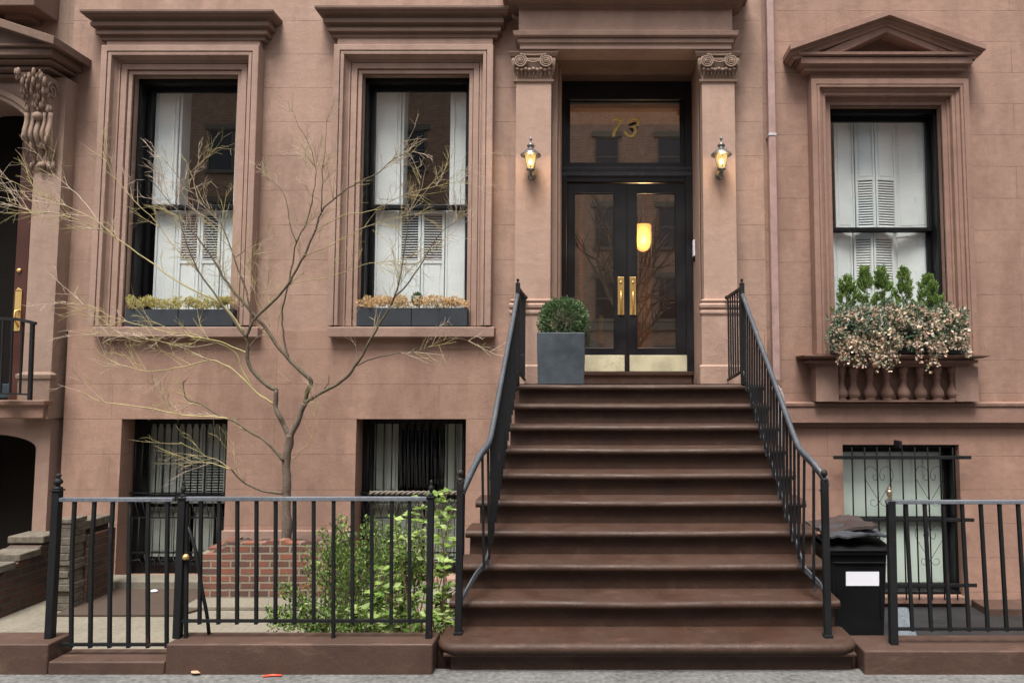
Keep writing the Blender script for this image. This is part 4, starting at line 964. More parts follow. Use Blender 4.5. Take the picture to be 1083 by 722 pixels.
# gate
t = thing('iron_gate', tuple(at(120, 684, YF)), 'black iron gate with slightly bent bars at the far left of the street fence', 'gate')
a, b = at(56, 528, YF), at(184, 527.5, YF); MB().box(a.x, b.x, YF - .018, YF + .018, a.z - .014, a.z + .014).build('top_rail', M_top, t, bevel=.004)
a, b = at(64, 681, YF), at(184, 681, YF); MB().box(a.x, b.x, YF - .012, YF + .012, a.z - .009, a.z + .009).build('bottom_rail', M_iron, t)
for u0, u1 in ((79, 75.3), (100, 95.5), (119.5, 115.8), (137.5, 135.8), (157, 156.5), (177.5, 176.3)): bar_(u0, 530, u1, 684.5, YF, .0105, -.010 if u0 < 125 else -.004).build('bar', M_iron, t)
c = at(196.5, 588, YF - .02); MB().lathe((c.x, c.y, c.z - .02), [(.02, 0), (.022, .02), (.012, .035)], 10).build('latch', M_brass, t)
# fence left
t = thing('iron_fence', tuple(at(320, 676, YF)), 'long straight black iron fence in front of the shrubs, between gate and stoop', 'fence')
zT = at(300, 527, YF).z; a, b = at(190, 527, YF), at(452, 527, YF); MB().box(a.x, b.x, YF - .02, YF + .02, zT - .015, zT + .013).build('top_rail', M_top, t, bevel=.004)
zB = at(300, 656, YF).z; MB().box(at(190, 656, YF).x, at(452, 656, YF).x, YF - .012, YF + .012, zB - .009, zB + .009).build('bottom_rail', M_iron, t)
for u in (196.6, 211, 231, 250.7, 271, 291.3, 311.5, 331.7, 352.5, 372.7, 393, 413.5, 433):
    long_ = u in (196.6, 352.5)
    bar_(u + (1.2 if u < 300 else .8) + .9 * math.sin(u * 3.1), 528, u, 674 if long_ else 659.5, YF, .0105).build('bar', M_iron, t)
for u, v0, v1, wd in ((52.5, 519, 682, .025), (188, 527, 671, .025), (453.5, 526, 676, .021)):
    a, b = at(u, v0, YF), at(u, v1, YF); zz = .2 if u > 60 else .2
    m = MB().box(b.x - wd, b.x + wd, YF - wd, YF + wd, zz if u != 52.5 else .085, a.z); m.box(b.x - wd - .008, b.x + wd + .008, YF - wd - .008, YF + wd + .008, a.z, a.z + .012)
    p = m.build('fence_post', M_iron, t, bevel=.004); f_ = MB(); finial(f_, (b.x, YF, a.z + .012), 1.25 if u < 60 else .8); f_.build('finial', M_iron, p)
m = MB(); m.tube(curvy([at(195.5, 552, YF + .03), at(200, 560, YF), at(207.5, 585, YF - .02), at(213, 620, YF), at(218.5, 648, YF + .03), at(221, 669.5, YF + .06)], 4), .012, 6); m.build('brace', M_iron, t)
# fence right
YG = 5.06
t = thing('iron_fence', tuple(at(1010, 681, YG)), 'black iron fence right of the bin, end post topped by a bronze finial', 'fence')
zT = at(1010, 530.5, YG).z; x_ = at(937, 530, YG).x; MB().box(x_, 6, YG - .02, YG + .02, zT - .013, zT + .013).build('top_rail', M_top, t, bevel=.004)
zB = at(1010, 664.5, YG).z; MB().box(x_, 6, YG - .012, YG + .012, zB - .009, zB + .009).build('bottom_rail', M_iron, t)
for i in range(12):
    u = 958 + 19.75 * i; bar_(u, 532, u + 7.0 + (u - 958) * .01, 667, YG, .011).build('bar', M_iron, t)
a = at(942, 529, YG); b = at(945, 681, YG)
p = MB().tube([a, (b.x, YG, .15)], .026, 4, sq=True).build('fence_post', M_iron, t, bevel=.004)
f_ = MB(); c = at(938.5, 527, YG); f_.lathe((c.x + .015, YG, zT + .013), [(.02, 0), (.012, .015), (.012, .022), (.017, .03), (.022, .06), (.019, .066), (.009, .07), (.014, .08), (.003, .09)], 14); f_.build('finial', plain('old_bronze', (.38, .30, .20), .35, .8, .4), p)

# ------------------------------------------------------------------ bin and what is round it
yb = 7.1; c = at(907.5, 620, yb); bt = thing('trash_bin', (c.x, yb + .3, FR), 'black plastic wheeled bin with a blank white sticker, between stoop and right fence', 'bin')
x0, x1 = at(878, 590, yb).x, at(938.5, 590, yb).x; zt = Z(578, yb)
m = MB(); dx = .035
v = [(x0 + dx, yb + .05, FR + .06), (x1 - dx, yb + .05, FR + .06), (x1 - dx, yb + .5, FR + .02), (x0 + dx, yb + .5, FR + .02), (x0, yb, zt - .05), (x1, yb, zt - .05), (x1, yb + .62, zt - .05), (x0, yb + .62, zt - .05)]
m.add(v, [(0, 3, 2, 1), (4, 5, 6, 7), (0, 1, 5, 4), (1, 2, 6, 5), (2, 3, 7, 6), (3, 0, 4, 7)]); m.build('body', M_bin, bt, bevel=.02, seg=3)
MB().box(x0 - .025, x1 + .025, yb - .03, yb + .66, zt - .075, zt - .03).build('rim', M_bin, bt, bevel=.012)
m = MB(); rings = []
for j in range(9):
    y = yb - .045 + .72 * j / 8; zz = zt - .028 + .055 * math.sin(math.pi * j / 8) ** .6
    rings.append([(x0 - .03 + (x1 - x0 + .06) * i / 10, y, zz + .012 * math.sin(math.pi * i / 10) * math.sin(math.pi * j / 8)) for i in range(11)])
m.loop(rings); e = rings; m.add([rings[0][0], rings[0][-1], rings[-1][-1], rings[-1][0]], [(0, 1, 2, 3)]); m.build('lid', M_bin, bt)
m = MB()
for q_ in (.12, .88): m.box(x0 + (x1 - x0) * q_ - .006, x0 + (x1 - x0) * q_ + .006, yb + .012, yb + .045, FR + .35, zt - .09)
m.box(x0 + .03, x1 - .03, yb - .012, yb + .03, zt - .16, zt - .145); m.build('ribs', M_bin, bt, bevel=.004)
for xx in (x0 + .06, x1 - .06): MB().tube([(xx - .025, yb + .54, FR + .1), (xx + .025, yb + .54, FR + .1)], .1, 20).build('wheel', M_bin, bt, bevel=.006)
MB().tube([(x0 + .05, yb + .67, zt - .06), (x1 - .05, yb + .67, zt - .06)], .015, 8).build('handle', M_bin, bt)
la, lb = at(895.3, 619.5, yb - .0), at(930, 604.3, yb)
m = MB(); f_ = lambda z: yb + .05 * (zt - .05 - z) / (zt - .11 - FR) - .003
m.add([(la.x, f_(la.z), la.z), (lb.x, f_(la.z), la.z), (lb.x, f_(lb.z), lb.z), (la.x, f_(lb.z), lb.z)], [(0, 1, 2, 3)]); m.build('sticker', M_label, bt)
def sheet(name, mat, x0, x1, y0, y1, z, tilt, amp, seed, label, cat, th=.018):
    m = MB(); nx, ny = 26, 14; vs = []
    for s in (0, 1):
        for i in range(nx + 1):
            for j in range(ny + 1):
                u, v_ = i / nx, j / ny; e = .03 * noise.noise(Vector((u * 6, v_ * 6, seed)))
                vs.append((x0 + (x1 - x0) * u + e * (1 if i in (0, nx) else .3), y0 + (y1 - y0) * v_ + e * 1.2, z + tilt * u + amp * noise.noise(Vector((u * 2.2, v_ * 2.5, seed + 3))) + amp * .35 * noise.noise(Vector((u * 9, v_ * 5, seed))) - s * th))
    q = lambda i, j, s: s * (nx + 1) * (ny + 1) + i * (ny + 1) + j; fs = []
    for i in range(nx):
        for j in range(ny): fs.append((q(i, j, 0), q(i + 1, j, 0), q(i + 1, j + 1, 0), q(i, j + 1, 0))); fs.append((q(i, j, 1), q(i, j + 1, 1), q(i + 1, j + 1, 1), q(i + 1, j, 1)))
    for i in range(nx): fs.append((q(i, 0, 0), q(i, 0, 1), q(i + 1, 0, 1), q(i + 1, 0, 0))); fs.append((q(i, ny, 0), q(i + 1, ny, 0), q(i + 1, ny, 1), q(i, ny, 1)))
    for j in range(ny): fs.append((q(0, j, 0), q(0, j + 1, 0), q(0, j + 1, 1), q(0, j, 1))); fs.append((q(nx, j, 0), q(nx, j, 1), q(nx, j + 1, 1), q(nx, j + 1, 0)))
    m.add(vs, fs); o = m.build(name, mat); tag(o, label, cat); return o
sheet('folded_tarp', M_tarp, at(878, 575, yb).x, at(940, 575, yb).x, yb - .03, yb + .5, Z(568, yb), .03, .045, 1.5, 'crumpled grey plastic tarp lying on the black bin lid, front edge hanging', 'tarp')
sheet('crumpled_cover', M_tarp2, at(864, 565, yb + .35).x, at(922, 565, yb + .35).x, yb + .2, yb + .75, Z(560, yb + .3), .06, .035, 8.2, 'crumpled brown and grey cover heaped at the back of the bin lid', 'cover', .03)  # second crumpled cover sheet, heaped on the back of the lid
# areaway mats and bits
o = MB().box(xr + .55, 7.5, 5.6, 8.56, FR + .002, FR + .02).build('rubber_mat', M_mat, bevel=.004); tag(o, 'large black rubber mat covering the sunken area behind the right fence', 'mat')
p = at(955, 651, 7.65); q = MB(); a0 = at(947, 652, 7.6); a1 = at(962, 633, 7.7)
q.add([(a0.x, 7.55, FR + .022), (a1.x, 7.55, FR + .022), (a1.x, 7.75, FR + .24), (a0.x, 7.75, FR + .24), (a0.x, 7.59, FR + .022), (a1.x, 7.59, FR + .022), (a1.x, 7.79, FR + .24), (a0.x, 7.79, FR + .24)], [(0, 1, 2, 3), (7, 6, 5, 4), (0, 4, 5, 1), (1, 5, 6, 2), (2, 6, 7, 3), (3, 7, 4, 0)])
o = q.build('floor_grate', plain('grate_grey', (.10, .12, .14), .6, .2, .6, 1, 60)); tag(o, 'small pale grey grate leaning beside the bin under the heart grille window', 'grate')
o = MB().box(atz(1040, 650, FR).x, 8, 8.2, 8.55, FR + .001, FR + .10).build('stone_edging', M_curb, bevel=.01); tag(o, 'low brown stone edging at the foot of the right wall', 'edging')
a, b = atz(57, 652, FL), atz(188, 652, FL)
o = MB().add([(a.x, a.y, FL + .004), (b.x, a.y, FL + .004), (b.x + .55, 8.15, FL + .004), (a.x, 8.15, FL + .004), (a.x, a.y, FL + .022), (b.x, a.y, FL + .022), (b.x + .55, 8.15, FL + .022), (a.x, 8.15, FL + .022)], [(3, 2, 1, 0), (4, 5, 6, 7), (0, 1, 5, 4), (1, 2, 6, 5), (2, 3, 7, 6), (3, 0, 4, 7)]).build('coir_mat', M_coir); tag(o, 'large dark brown coir mat on the concrete below the left barred basement window', 'mat')
c = atz(163, 628, FL); m = MB(); m.ball((c.x, c.y, FL + .035), .03, 8, 5, (1.4, 1, .5)); o = m.build('paper_scrap', M_label); tag(o, 'small white scrap of paper lying on the brown coir mat', 'litter')
def litter(u, v, z, cols, s, label, name, rz=0.3):
    c = atz(u, v, z); m = MB(); n = 8
    vs = [(c.x + s * 1.6 * math.cos(rz + 2 * math.pi * i / n) * (1 if i % 2 else .6), c.y + s * .8 * math.sin(rz + 2 * math.pi * i / n), z + .006 + .02 * abs(math.sin(i * 1.7))) for i in range(n)] + [(c.x, c.y, z + .03)]
    m.add(vs, [(i, (i + 1) % n, n) for i in range(n)]); o = m.build(name, cols); tag(o, label, 'litter'); return o
M_dl = plain('dead_leaf', (.42, .25, .16), .8, 0, .4)
litter(207, 713.5, 0, M_dl, .028, 'curled brown leaf on the sidewalk at the curb below the fence', 'fallen_leaf')
c0, c1 = atz(278, 716, 0), atz(298, 715, 0); o = MB().tube([(c0.x, c0.y, .008), ((c0.x + c1.x) / 2, c0.y + .01, .012), (c1.x, c1.y, .008)], .007, 6).build('plastic_strip', plain('red_plastic', (.75, .08, .04), .4)); tag(o, 'bright red plastic strip lying on the sidewalk at the curb', 'litter')

# brick planter with soil, garden walls at far left
yq = 7.75; bx0, bx1 = X(213, 600, yq), X(352, 600, yq)
tp = thing('brick_planter', ((bx0 + bx1) / 2, yq, FL), 'old red brick planter wall round the foot of the bare tree', 'planter')
m = MB(); nn = 40; zt = Z(571, yq); top = []
for i in range(nn + 1):
    x = bx0 + (bx1 - bx0) * i / nn; k = math.floor(x / .11); random.seed(k); dz = -(random.random() * .05) - (.055 if x < bx0 + .25 else 0) - (.06 if x < bx0 + .12 else 0)
    top.append((x, zt + dz))
m.prism([(bx0, FL)] + top + [(bx1, FL)], 'y', yq, yq + .12)
m.box(bx0, bx0 + .11, yq + .121, 8.42, FL, zt - .1); m.box(bx1 - .11, bx1, yq + .121, 8.42, FL, zt - .06); m.build('wall', M_redbr, tp, bevel=.004)
m = MB(); rings = [[(bx0 + .1 + (bx1 - bx0 - .2) * i / 20, yq + .12 + .31 * j / 6, zt - .09 + .05 * noise.noise(Vector((i * .5, j * .7, 1)))) for i in range(21)] for j in range(7)]
m.loop(rings); m.build('soil', M_soil, tp)
MB().box(bx0 - .02, bx1 + .1, yq - .3, yq - .003, FL, FL + .04).build('footing', M_conc, tp, bevel=.008)

t = thing('stone_capped_pier', (X(65, 630, 7.5), 7.5, FL), 'low pier of stacked limestone slabs with a brick side, right of the sloping brick wall', 'pier')
x0, x1 = X(57.5, 600, 7.4), X(73, 600, 7.4); z = FL; rr = random.Random(5); zt = Z(551, 7.4); k = 0
while z < zt:
    h_ = rr.uniform(.045, .085); j = rr.uniform(-.012, .012); MB().box(x0 + j, x1 + j, 7.4 + rr.uniform(0, .03), 7.62, z + .004, min(z + h_, zt + .02)).build('slab', M_cap, t, bevel=.006); z += h_
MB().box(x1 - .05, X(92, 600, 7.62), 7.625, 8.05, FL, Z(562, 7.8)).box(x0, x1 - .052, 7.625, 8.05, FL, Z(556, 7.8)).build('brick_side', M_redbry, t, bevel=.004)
MB().box(x0 - .02, X(90, 600, 7.62), 7.5, 8.0, Z(556, 7.8), Z(547, 7.8)).build('cap', M_cap, t, bevel=.01)
t = thing('sloping_brick_wall', (X(20, 640, 7.2), 7.2, FL), 'dark brick wall with a sloping top at the far left, beside the cellar arch', 'wall')
xw = X(46, 610, 7.75)
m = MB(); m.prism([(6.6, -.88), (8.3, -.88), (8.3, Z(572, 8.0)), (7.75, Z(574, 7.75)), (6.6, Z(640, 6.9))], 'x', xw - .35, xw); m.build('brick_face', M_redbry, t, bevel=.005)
for y, v in ((7.72, 572), (7.42, 591), (7.1, 606)): c = Z(v, y); MB().box(xw - .37, xw + .015, y - .02, y + .26, c - .02, c + .055).build('coping', M_cap, t, bevel=.01)

# ------------------------------------------------------------------ planting helpers
def leaf(m, p, d, s, w_=.45, fold=.2, n=None):
    d = d.normalized(); n = n or Vector((rnd.uniform(-1, 1), rnd.uniform(-1, 1), rnd.uniform(-.2, 1)))
    sd_ = d.cross(n)
    if sd_.length < 1e-4: sd_ = Vector((1, 0, 0))
    sd_.normalize(); nn_ = sd_.cross(d)
    b = len(m.v); m.v += [tuple(p), tuple(p + d * s * .5 + sd_ * s * w_ * .5 + nn_ * s * fold * .5), tuple(p + d * s), tuple(p + d * s * .5 - sd_ * s * w_ * .5 + nn_ * s * fold * .5)]
    m.f += [(b, b + 1, b + 2, b + 3)]
def rv(a=1): return Vector((rnd.uniform(-a, a), rnd.uniform(-a, a), rnd.uniform(-a, a)))

# planter with boxwood on the landing
yp = 7.52; x0, x1 = at(567.5, 378, yp).x, at(618.5, 378, yp).x; zt = Z(351.5, yp); cx_ = (x0 + x1) / 2
t = thing('square_planter', (cx_, yp + .25, 1.95), 'tall square slate grey planter standing on the landing left of the doors', 'planter')
m = MB(); e = .012; v = [(x0 + e, yp + e, 1.952), (x1 - e, yp + e, 1.952), (x1 - e, yp + .5 - e, 1.952), (x0 + e, yp + .5 - e, 1.952), (x0, yp, zt), (x1, yp, zt), (x1, yp + .5, zt), (x0, yp + .5, zt), (x0 + .03, yp + .03, zt), (x1 - .03, yp + .03, zt), (x1 - .03, yp + .47, zt), (x0 + .03, yp + .47, zt), (x0 + .03, yp + .03, zt - .05), (x1 - .03, yp + .03, zt - .05), (x1 - .03, yp + .47, zt - .05), (x0 + .03, yp + .47, zt - .05)]
fs = [(0, 3, 2, 1)]
for a, b in ((0, 4), (4, 8), (8, 12)):
    for i in range(4): fs.append((a + i, a + (i + 1) % 4, b + (i + 1) % 4, b + i))
m.add(v, fs); m.build('box', M_zinc, t, bevel=.006)
MB().box(x0 + .031, x1 - .031, yp + .031, yp + .469, zt - .06, zt - .03).build('soil', M_soil, t)
t = thing('boxwood_shrub', (cx_, yp + .25, zt - .03), 'round clipped green boxwood ball growing in the slate planter', 'shrub')
bc = Vector((at(596, 340, yp + .25).x, yp + .25, Z(341, yp + .25))); rx, rz = .275, .27
ML_box = leafy('boxwood_leaf', [(.03, .06, .022), (.05, .10, .035), (.08, .14, .055), (.13, .20, .09), (.20, .28, .14)], .45)
m = MB()
for i in range(11000):
    d = rv().normalized(); r_ = (.72 + .3 * rnd.random() ** .7) * (1 + .09 * noise.noise(d * 3.2 + Vector((4, 1, 2))) + .05 * noise.noise(d * 9))
    p = bc + Vector((d.x * rx * r_, d.y * .25 * r_, d.z * rz * r_))
    if p.z < zt - .02: continue
    leaf(m, p, d + rv(.8) + Vector((0, 0, .3)), rnd.uniform(.016, .03), .6)
m.build('foliage', ML_box, t, fix=False)
m = MB()
for k in range(40):
    d = rv().normalized(); d.z = abs(d.z) * 1.0; m.tube([(cx_, yp + .25, zt - .04), bc + Vector((d.x * .1, d.y * .1, 0)), bc + Vector((d.x * rx * .85, d.y * .22, d.z * rz * .8))], [.007, .005, .002], 4)
m.build('stems', M_bark, t)

# window boxes with dry plants
M_dry = leafy('dry_hydrangea', [(.40, .24, .10), (.55, .36, .17), (.65, .46, .24), (.72, .56, .33), (.48, .30, .13)], .8, .3)
M_yel = leafy('yellow_green_sprigs', [(.28, .27, .07), (.42, .38, .12), (.50, .44, .17), (.58, .50, .25), (.35, .30, .10)], .7, .3)
def wbox(ua, ub, va, vb, Yb, label, plabel, mat, green=False, dz=.0):
    x0, x1 = X(ua, 335, Yb) + .002, X(ub, 335, Yb) - .002; zt = Z(va, Yb); zb = Z(345.5, 8.39) + .012; d = .2
    t = thing('window_box', ((x0 + x1) / 2, Yb, zb), label, 'window box', 'slate window boxes on the two tall windows')
    m = MB(); m.box(x0, x1, Yb, Yb + .012, zb, zt).box(x0, x1, Yb + d - .012, Yb + d, zb, zt).box(x0, x0 + .012, Yb + .012, Yb + d - .012, zb, zt).box(x1 - .012, x1, Yb + .012, Yb + d - .012, zb, zt).box(x0 + .012, x1 - .012, Yb + .012, Yb + d - .012, zb, zb + .01)
    m.build('box', M_box, t); MB().box(x0 + .013, x1 - .013, Yb + .013, Yb + d - .013, zt - .05, zt - .015).build('soil', M_soil, t)
    p = thing('window_box_plant', ((x0 + x1) / 2, Yb + .1, zt - .015), plabel, 'plant', 'dry plants in the window boxes')
    m = MB(); s = MB(); hgt = Z(311, Yb) - zt
    n = int((x1 - x0) / .075)
    for k in range(n * 3):
        c = Vector((x0 + .02 + (x1 - x0 - .04) * (k + .5) / (n * 3) + rnd.uniform(-.02, .02), Yb + rnd.uniform(.0, .16), zt + hgt * rnd.uniform(.25, .72))); s.tube([(c.x, Yb + .1, zt - .03), tuple(c)], .003, 4)
        rr_ = rnd.uniform(.035, .055)
        for j in range(130): q = rv().normalized(); leaf(m, c + q * rr_ * rnd.uniform(.5, 1), q + rv(.6), rnd.uniform(.012, .024), .7)
    m.build('flower_heads', mat, p, fix=False); s.build('stems', M_twig2, p)
    if green:
        m = MB(); c = at(441, 316, Yb + .08)
        for j in range(300): q = rv().normalized(); leaf(m, c + Vector((q.x * .05, q.y * .05, q.z * .06)), q + Vector((0, 0, .8)), rnd.uniform(.02, .04), .4)
        m.build('green_sprig', ML_box, p, fix=False)
Yb = 8.40
wbox(132.5, 188, 327, 344, Yb, 'left slate window box on the sill of the far left tall window', 'yellow green sprigs in the left box of the far left tall window', M_yel)
wbox(188.5, 246.5, 327, 344, Yb, 'right slate window box on the sill of the far left tall window', 'yellow green sprigs in the right box of the far left tall window', M_yel)
wbox(377, 434.7, 325.5, 344, Yb, 'left slate window box under the tall window nearest the door', 'dried tan hydrangeas in the left box of the window nearest the door', M_dry)
wbox(435.2, 494, 325.5, 344, Yb, 'right slate window box under the tall window nearest the door', 'dried tan hydrangeas with one green sprig, below the tall window nearest the door', M_dry, True)

# flowering box on the pedimented window
yc = YR - .22; x0, x1 = X(880, 350, yc), X(1018, 350, yc); zb = zs1 + .012; zt = Z(345, yc)
t = thing('window_box', ((x0 + x1) / 2, yc, zb), 'dark window box under the pedimented window, almost hidden by trailing flowers', 'window box')
MB().box(x0, x1, yc - .1, yc + .1, zb, zt).build('box', M_box, t, bevel=.004)
t = thing('trailing_flowers', ((x0 + x1) / 2, yc, zt), 'mass of cream and peach flowers trailing over the right window sill', 'flowers')
ML_fl = leafy('faded_petals', [(.70, .54, .38), (.84, .76, .62), (.68, .42, .34), (.86, .79, .68), (.50, .30, .24), (.84, .66, .44)], .8, .3)
ML_gg = leafy('grey_green_leaf', [(.05, .09, .04), (.14, .20, .12), (.26, .31, .25), (.08, .14, .06), (.36, .38, .28)], .6, .2)
mf, mg, ms = MB(), MB(), MB()
for k in range(230):
    u = rnd.uniform(877, 1020); e = 1 - abs((u - 948) / 74) ** 4
    v = rnd.uniform(324 + 12 * (1 - e) + 3 * math.sin(u * .3), 366); c = at(u, v, YR - .2 - .22 * math.sin(min(1, (v - 318) / 36) * 1.7) * rnd.uniform(.55, 1))
    for j in range(30):
        q = rv().normalized(); leaf(mg, c + q * rnd.uniform(.01, .06), q + Vector((0, -.6, .3)), rnd.uniform(.035, .07), .4)
    if rnd.random() < .62:
        for j in range(12): q = rv().normalized(); leaf(mf, c + q * rnd.uniform(.01, .06) + Vector((0, -.035, .01)), q + Vector((0, -.8, 0)), rnd.uniform(.03, .052), .85)
for k in range(44):
    u = rnd.uniform(879, 1024); p = at(u, 358, YR - .4); L = rnd.choice([.12, .18, .25, .3, .36]) * (1.0 if u > 900 else .75); pts = [p.copy()]
    dx = rnd.uniform(-.25, .25)
    for i in range(7): p = p + Vector((dx * L / 7 + rnd.uniform(-.01, .01), -.006 + rnd.uniform(-.006, .006), -L / 7)); pts.append(p.copy())
    ms.tube(pts, .002, 4)
    for q0 in pts:
        for j in range(5): q = rv().normalized(); leaf(mf if rnd.random() < .75 else mg, q0 + q * .018, q + Vector((0, -.5, -.2)), rnd.uniform(.026, .044), .85)
mf.build('petals', ML_fl, t, fix=False); mg.build('leaves', ML_gg, t, fix=False); ms.build('stems', M_twig, t)
ML_con = leafy('conifer_needles', [(.05, .10, .02), (.10, .18, .04), (.18, .28, .06), (.28, .38, .11)], .6, .25)
cl = ['leftmost of five', 'second from the left', 'the middle one', 'second from the right', 'rightmost of five']
for i, (u, v, wd) in enumerate(((896, 294, 15), (917.5, 286, 11), (936, 285, 13), (959, 286, 12), (983, 293, 15))):
    yk = YR - .16 + .03 * (i % 2); a = at(u, v, yk); b = at(u - 1, 330, yk); hh = a.z - b.z; wr = wd * .0115
    t = thing('dwarf_conifer', tuple(b), ('green dwarf conifer in the flowering window box, ' + cl[i]), 'conifer', 'dwarf conifers in the flowering window box')
    m = MB()
    for s_ in range(80):
        f = rnd.random() ** .8; r_ = wr * (.75 + .3 * ((i * 7) % 5) / 4) * (1 - f) ** (.6 + .15 * (i % 3)) * (1 + .25 * math.sin(f * 19 + i * 2)) * rnd.uniform(.5, 1.15) + .006; an = rnd.uniform(0, 6.28)
        c = b + Vector((math.cos(an) * r_ + .02 * math.sin(i + f * 3), math.sin(an) * r_ * .8, f * hh))
        dirn = Vector((math.cos(an) * .6, math.sin(an) * .5, 1)).normalized()
        for j in range(44): q = c + dirn * rnd.uniform(-.03, .05) + rv(.014); leaf(m, q, dirn + rv(.55), rnd.uniform(.02, .034), .45)
    m.build('foliage', ML_con, t, fix=False); MB().tube([b, b.lerp(a, .9)], [.008, .003], 5).build('trunk', M_bark, t)

# ------------------------------------------------------------------ shrubs behind the fence
ML_sh = leafy('small_shrub_leaf', [(.03, .065, .012), (.06, .12, .022), (.11, .19, .035), (.20, .29, .07), (.34, .42, .14)], .5, .35)
ML_na = leafy('broad_shrub_leaf', [(.10, .18, .03), (.18, .30, .06), (.30, .42, .10), (.46, .55, .22), (.14, .24, .06)], .45, .4)
t = thing('small_leaf_shrub', tuple(atz(340, 655, FL)), 'dense small-leaved green shrub behind the fence, right of the brick planter', 'shrub')
m = MB(); s = MB(); rnd.seed(11)
for k in range(95):
    f = rnd.random(); u0 = 445 - 155 * rnd.random() ** 1.3; y0 = rnd.uniform(5.75, 6.5)
    base = Vector((at(rnd.uniform(330, 430), 650, y0).x, y0, FL))
    vt = 548 + max(0, 345 - u0) * 1.45 + rnd.uniform(0, 60) if u0 < 400 else 540 + rnd.uniform(10, 75)
    tip = at(u0, min(vt, 655), y0 - .1 + rnd.uniform(-.1, .25)); mid = base.lerp(tip, .55) + Vector((rnd.uniform(-.06, .06), 0, .08))
    pts = curvy([base, mid, tip], 7); s.tube(pts, [.006 * (1 - i / len(pts)) + .0015 for i in range(len(pts))], 4)
    for i, p in enumerate(pts):
        if i < 3: continue
        for j in range(8): leaf(m, p + rv(.05), (pts[min(i + 1, len(pts) - 1)] - p) + rv(.05) + Vector((0, 0, .02)), rnd.uniform(.022, .042), .55)
for k in range(1300):                        # low skirt spreading over the curb's back edge
    u = rnd.uniform(282, 440); p = at(u, rnd.uniform(640, 668) - max(0, (u - 400)) * .2, rnd.uniform(5.35, 6.0))
    if p.z < FL: p.z = FL + rnd.uniform(0, .1)
    leaf(m, p, rv() + Vector((0, -.3, .6)), rnd.uniform(.02, .036), .6)
m.build('foliage', ML_sh, t, fix=False); s.build('stems', M_limb, t)
t = thing('broad_leaf_shrub', tuple(atz(450, 655, FL)), 'taller light green broad-leaved shrub climbing between fence end post and stoop', 'shrub')
m = MB(); s = MB(); rnd.seed(5)
tips = [(460, 517), (472, 520), (462, 545), (437, 545), (445, 562), (480, 568), (466, 592), (415, 548), (427, 590), (450, 600), (484, 640), (492, 612), (500, 625), (473, 622), (402, 600), (418, 620), (440, 632), (455, 650), (470, 655), (405, 650), (485, 658), (430, 570), (447, 528), (478, 540), (393, 625), (380, 640), (422, 655), (442, 665), (405, 662)]
for (u, v) in tips:
    for rep in range(1):
        y0 = rnd.uniform(5.45, 6.2); base = Vector((at(rnd.uniform(425, 475), 640, y0).x, y0, FL)); tip = at(u + rnd.uniform(-4, 4), v + rnd.uniform(-3, 5) + rep * 9, y0 - .15 + rnd.uniform(-.05, .1)); tip.z = max(tip.z, FL + .08)
        pts = curvy([base, base.lerp(tip, .5) + Vector((rnd.uniform(-.07, .07), .03, .05)), tip], 6); s.tube(pts, [.005 * (1 - i / len(pts)) + .002 for i in range(len(pts))], 4)
        for i, p in enumerate(pts[3:]):
            last = i > len(pts) - 7
            if last or rnd.random() < .6:
                for j in range(6 if last else 4):
                    an = rnd.uniform(0, 6.28); d = Vector((math.cos(an), math.sin(an) * .7, rnd.uniform(-.2, .5))); leaf(m, p + rv(.01), d, rnd.uniform(.055, .095), .55, .12, Vector((0, -.4, 1)) + rv(.4))
m.build('foliage', ML_na, t, fix=False); s.build('stems', plain('shrub_stem', (.24, .15, .09), .8), t)
# leaf litter under the shrubs
m = MB(); rnd.seed(9)
for k in range(500):
    u = rnd.uniform(395, 492); p = atz(u, rnd.uniform(640, 668), FL + .09); p.y = max(p.y, 5.3); leaf(m, p + Vector((0, 0, rnd.uniform(0, .03))), rv() * Vector((1, 1, .2)), rnd.uniform(.03, .05), .6)
o = m.build('leaf_litter', leafy('dead_leaves', [(.16, .09, .06), (.30, .18, .11), (.45, .33, .24), (.22, .12, .08)], .9, .1), fix=False); o['kind'] = 'stuff'

# ------------------------------------------------------------------ bare tree against the facade
rnd.seed(22)
tt = thing('bare_tree', tuple(at(303, 572, 8.05)), 'bare young tree with yellowish twigs growing from the brick planter', 'tree')
trunk, limbs, twigs, twigs2 = MB(), MB(), MB(), MB()
def path(pix, ya, yb_, r0, r1, m, k=4, jit=.0):
    n = len(pix); P = [at(u, v, ya + (yb_ - ya) * i / (n - 1)) for i, (u, v) in enumerate(pix)]
    C = curvy(P, k); nn = len(C); rad = []
    for i, p in enumerate(C):
        f = i / (nn - 1); rr_ = r0 + (r1 - r0) * f; rad.append(rr_ * (1 + .16 * noise.noise(p * 9)))
        if 0 < i: C[i] = p + Vector((noise.noise(p * 9), noise.noise(p * 9 + Vector((9, 0, 0))), noise.noise(p * 9 + Vector((0, 9, 0))))) * .014
    m.tube(C, rad, 8 if r0 > .012 else 5); return C
pths = []
def B(pix, ya, yb_, r0, r1, m=None, tw=1.0):
    m = m or limbs; C = path(pix, ya, yb_, r0, r1, m); pths.append((C, r0, r1, tw)); return C
path([(303, 580), (302.8, 559), (303.6, 530), (303.5, 515), (303, 490), (305, 472), (307, 459)], 8.05, 8.0, .056, .043, trunk)
path([(307, 462), (312, 451.4), (318, 437.6), (322.6, 426.5)], 8.0, 7.98, .036, .030, trunk)
path([(306, 464), (301, 450), (297, 443), (291.5, 429), (293, 412.6)], 8.0, 7.95, .030, .026, trunk)
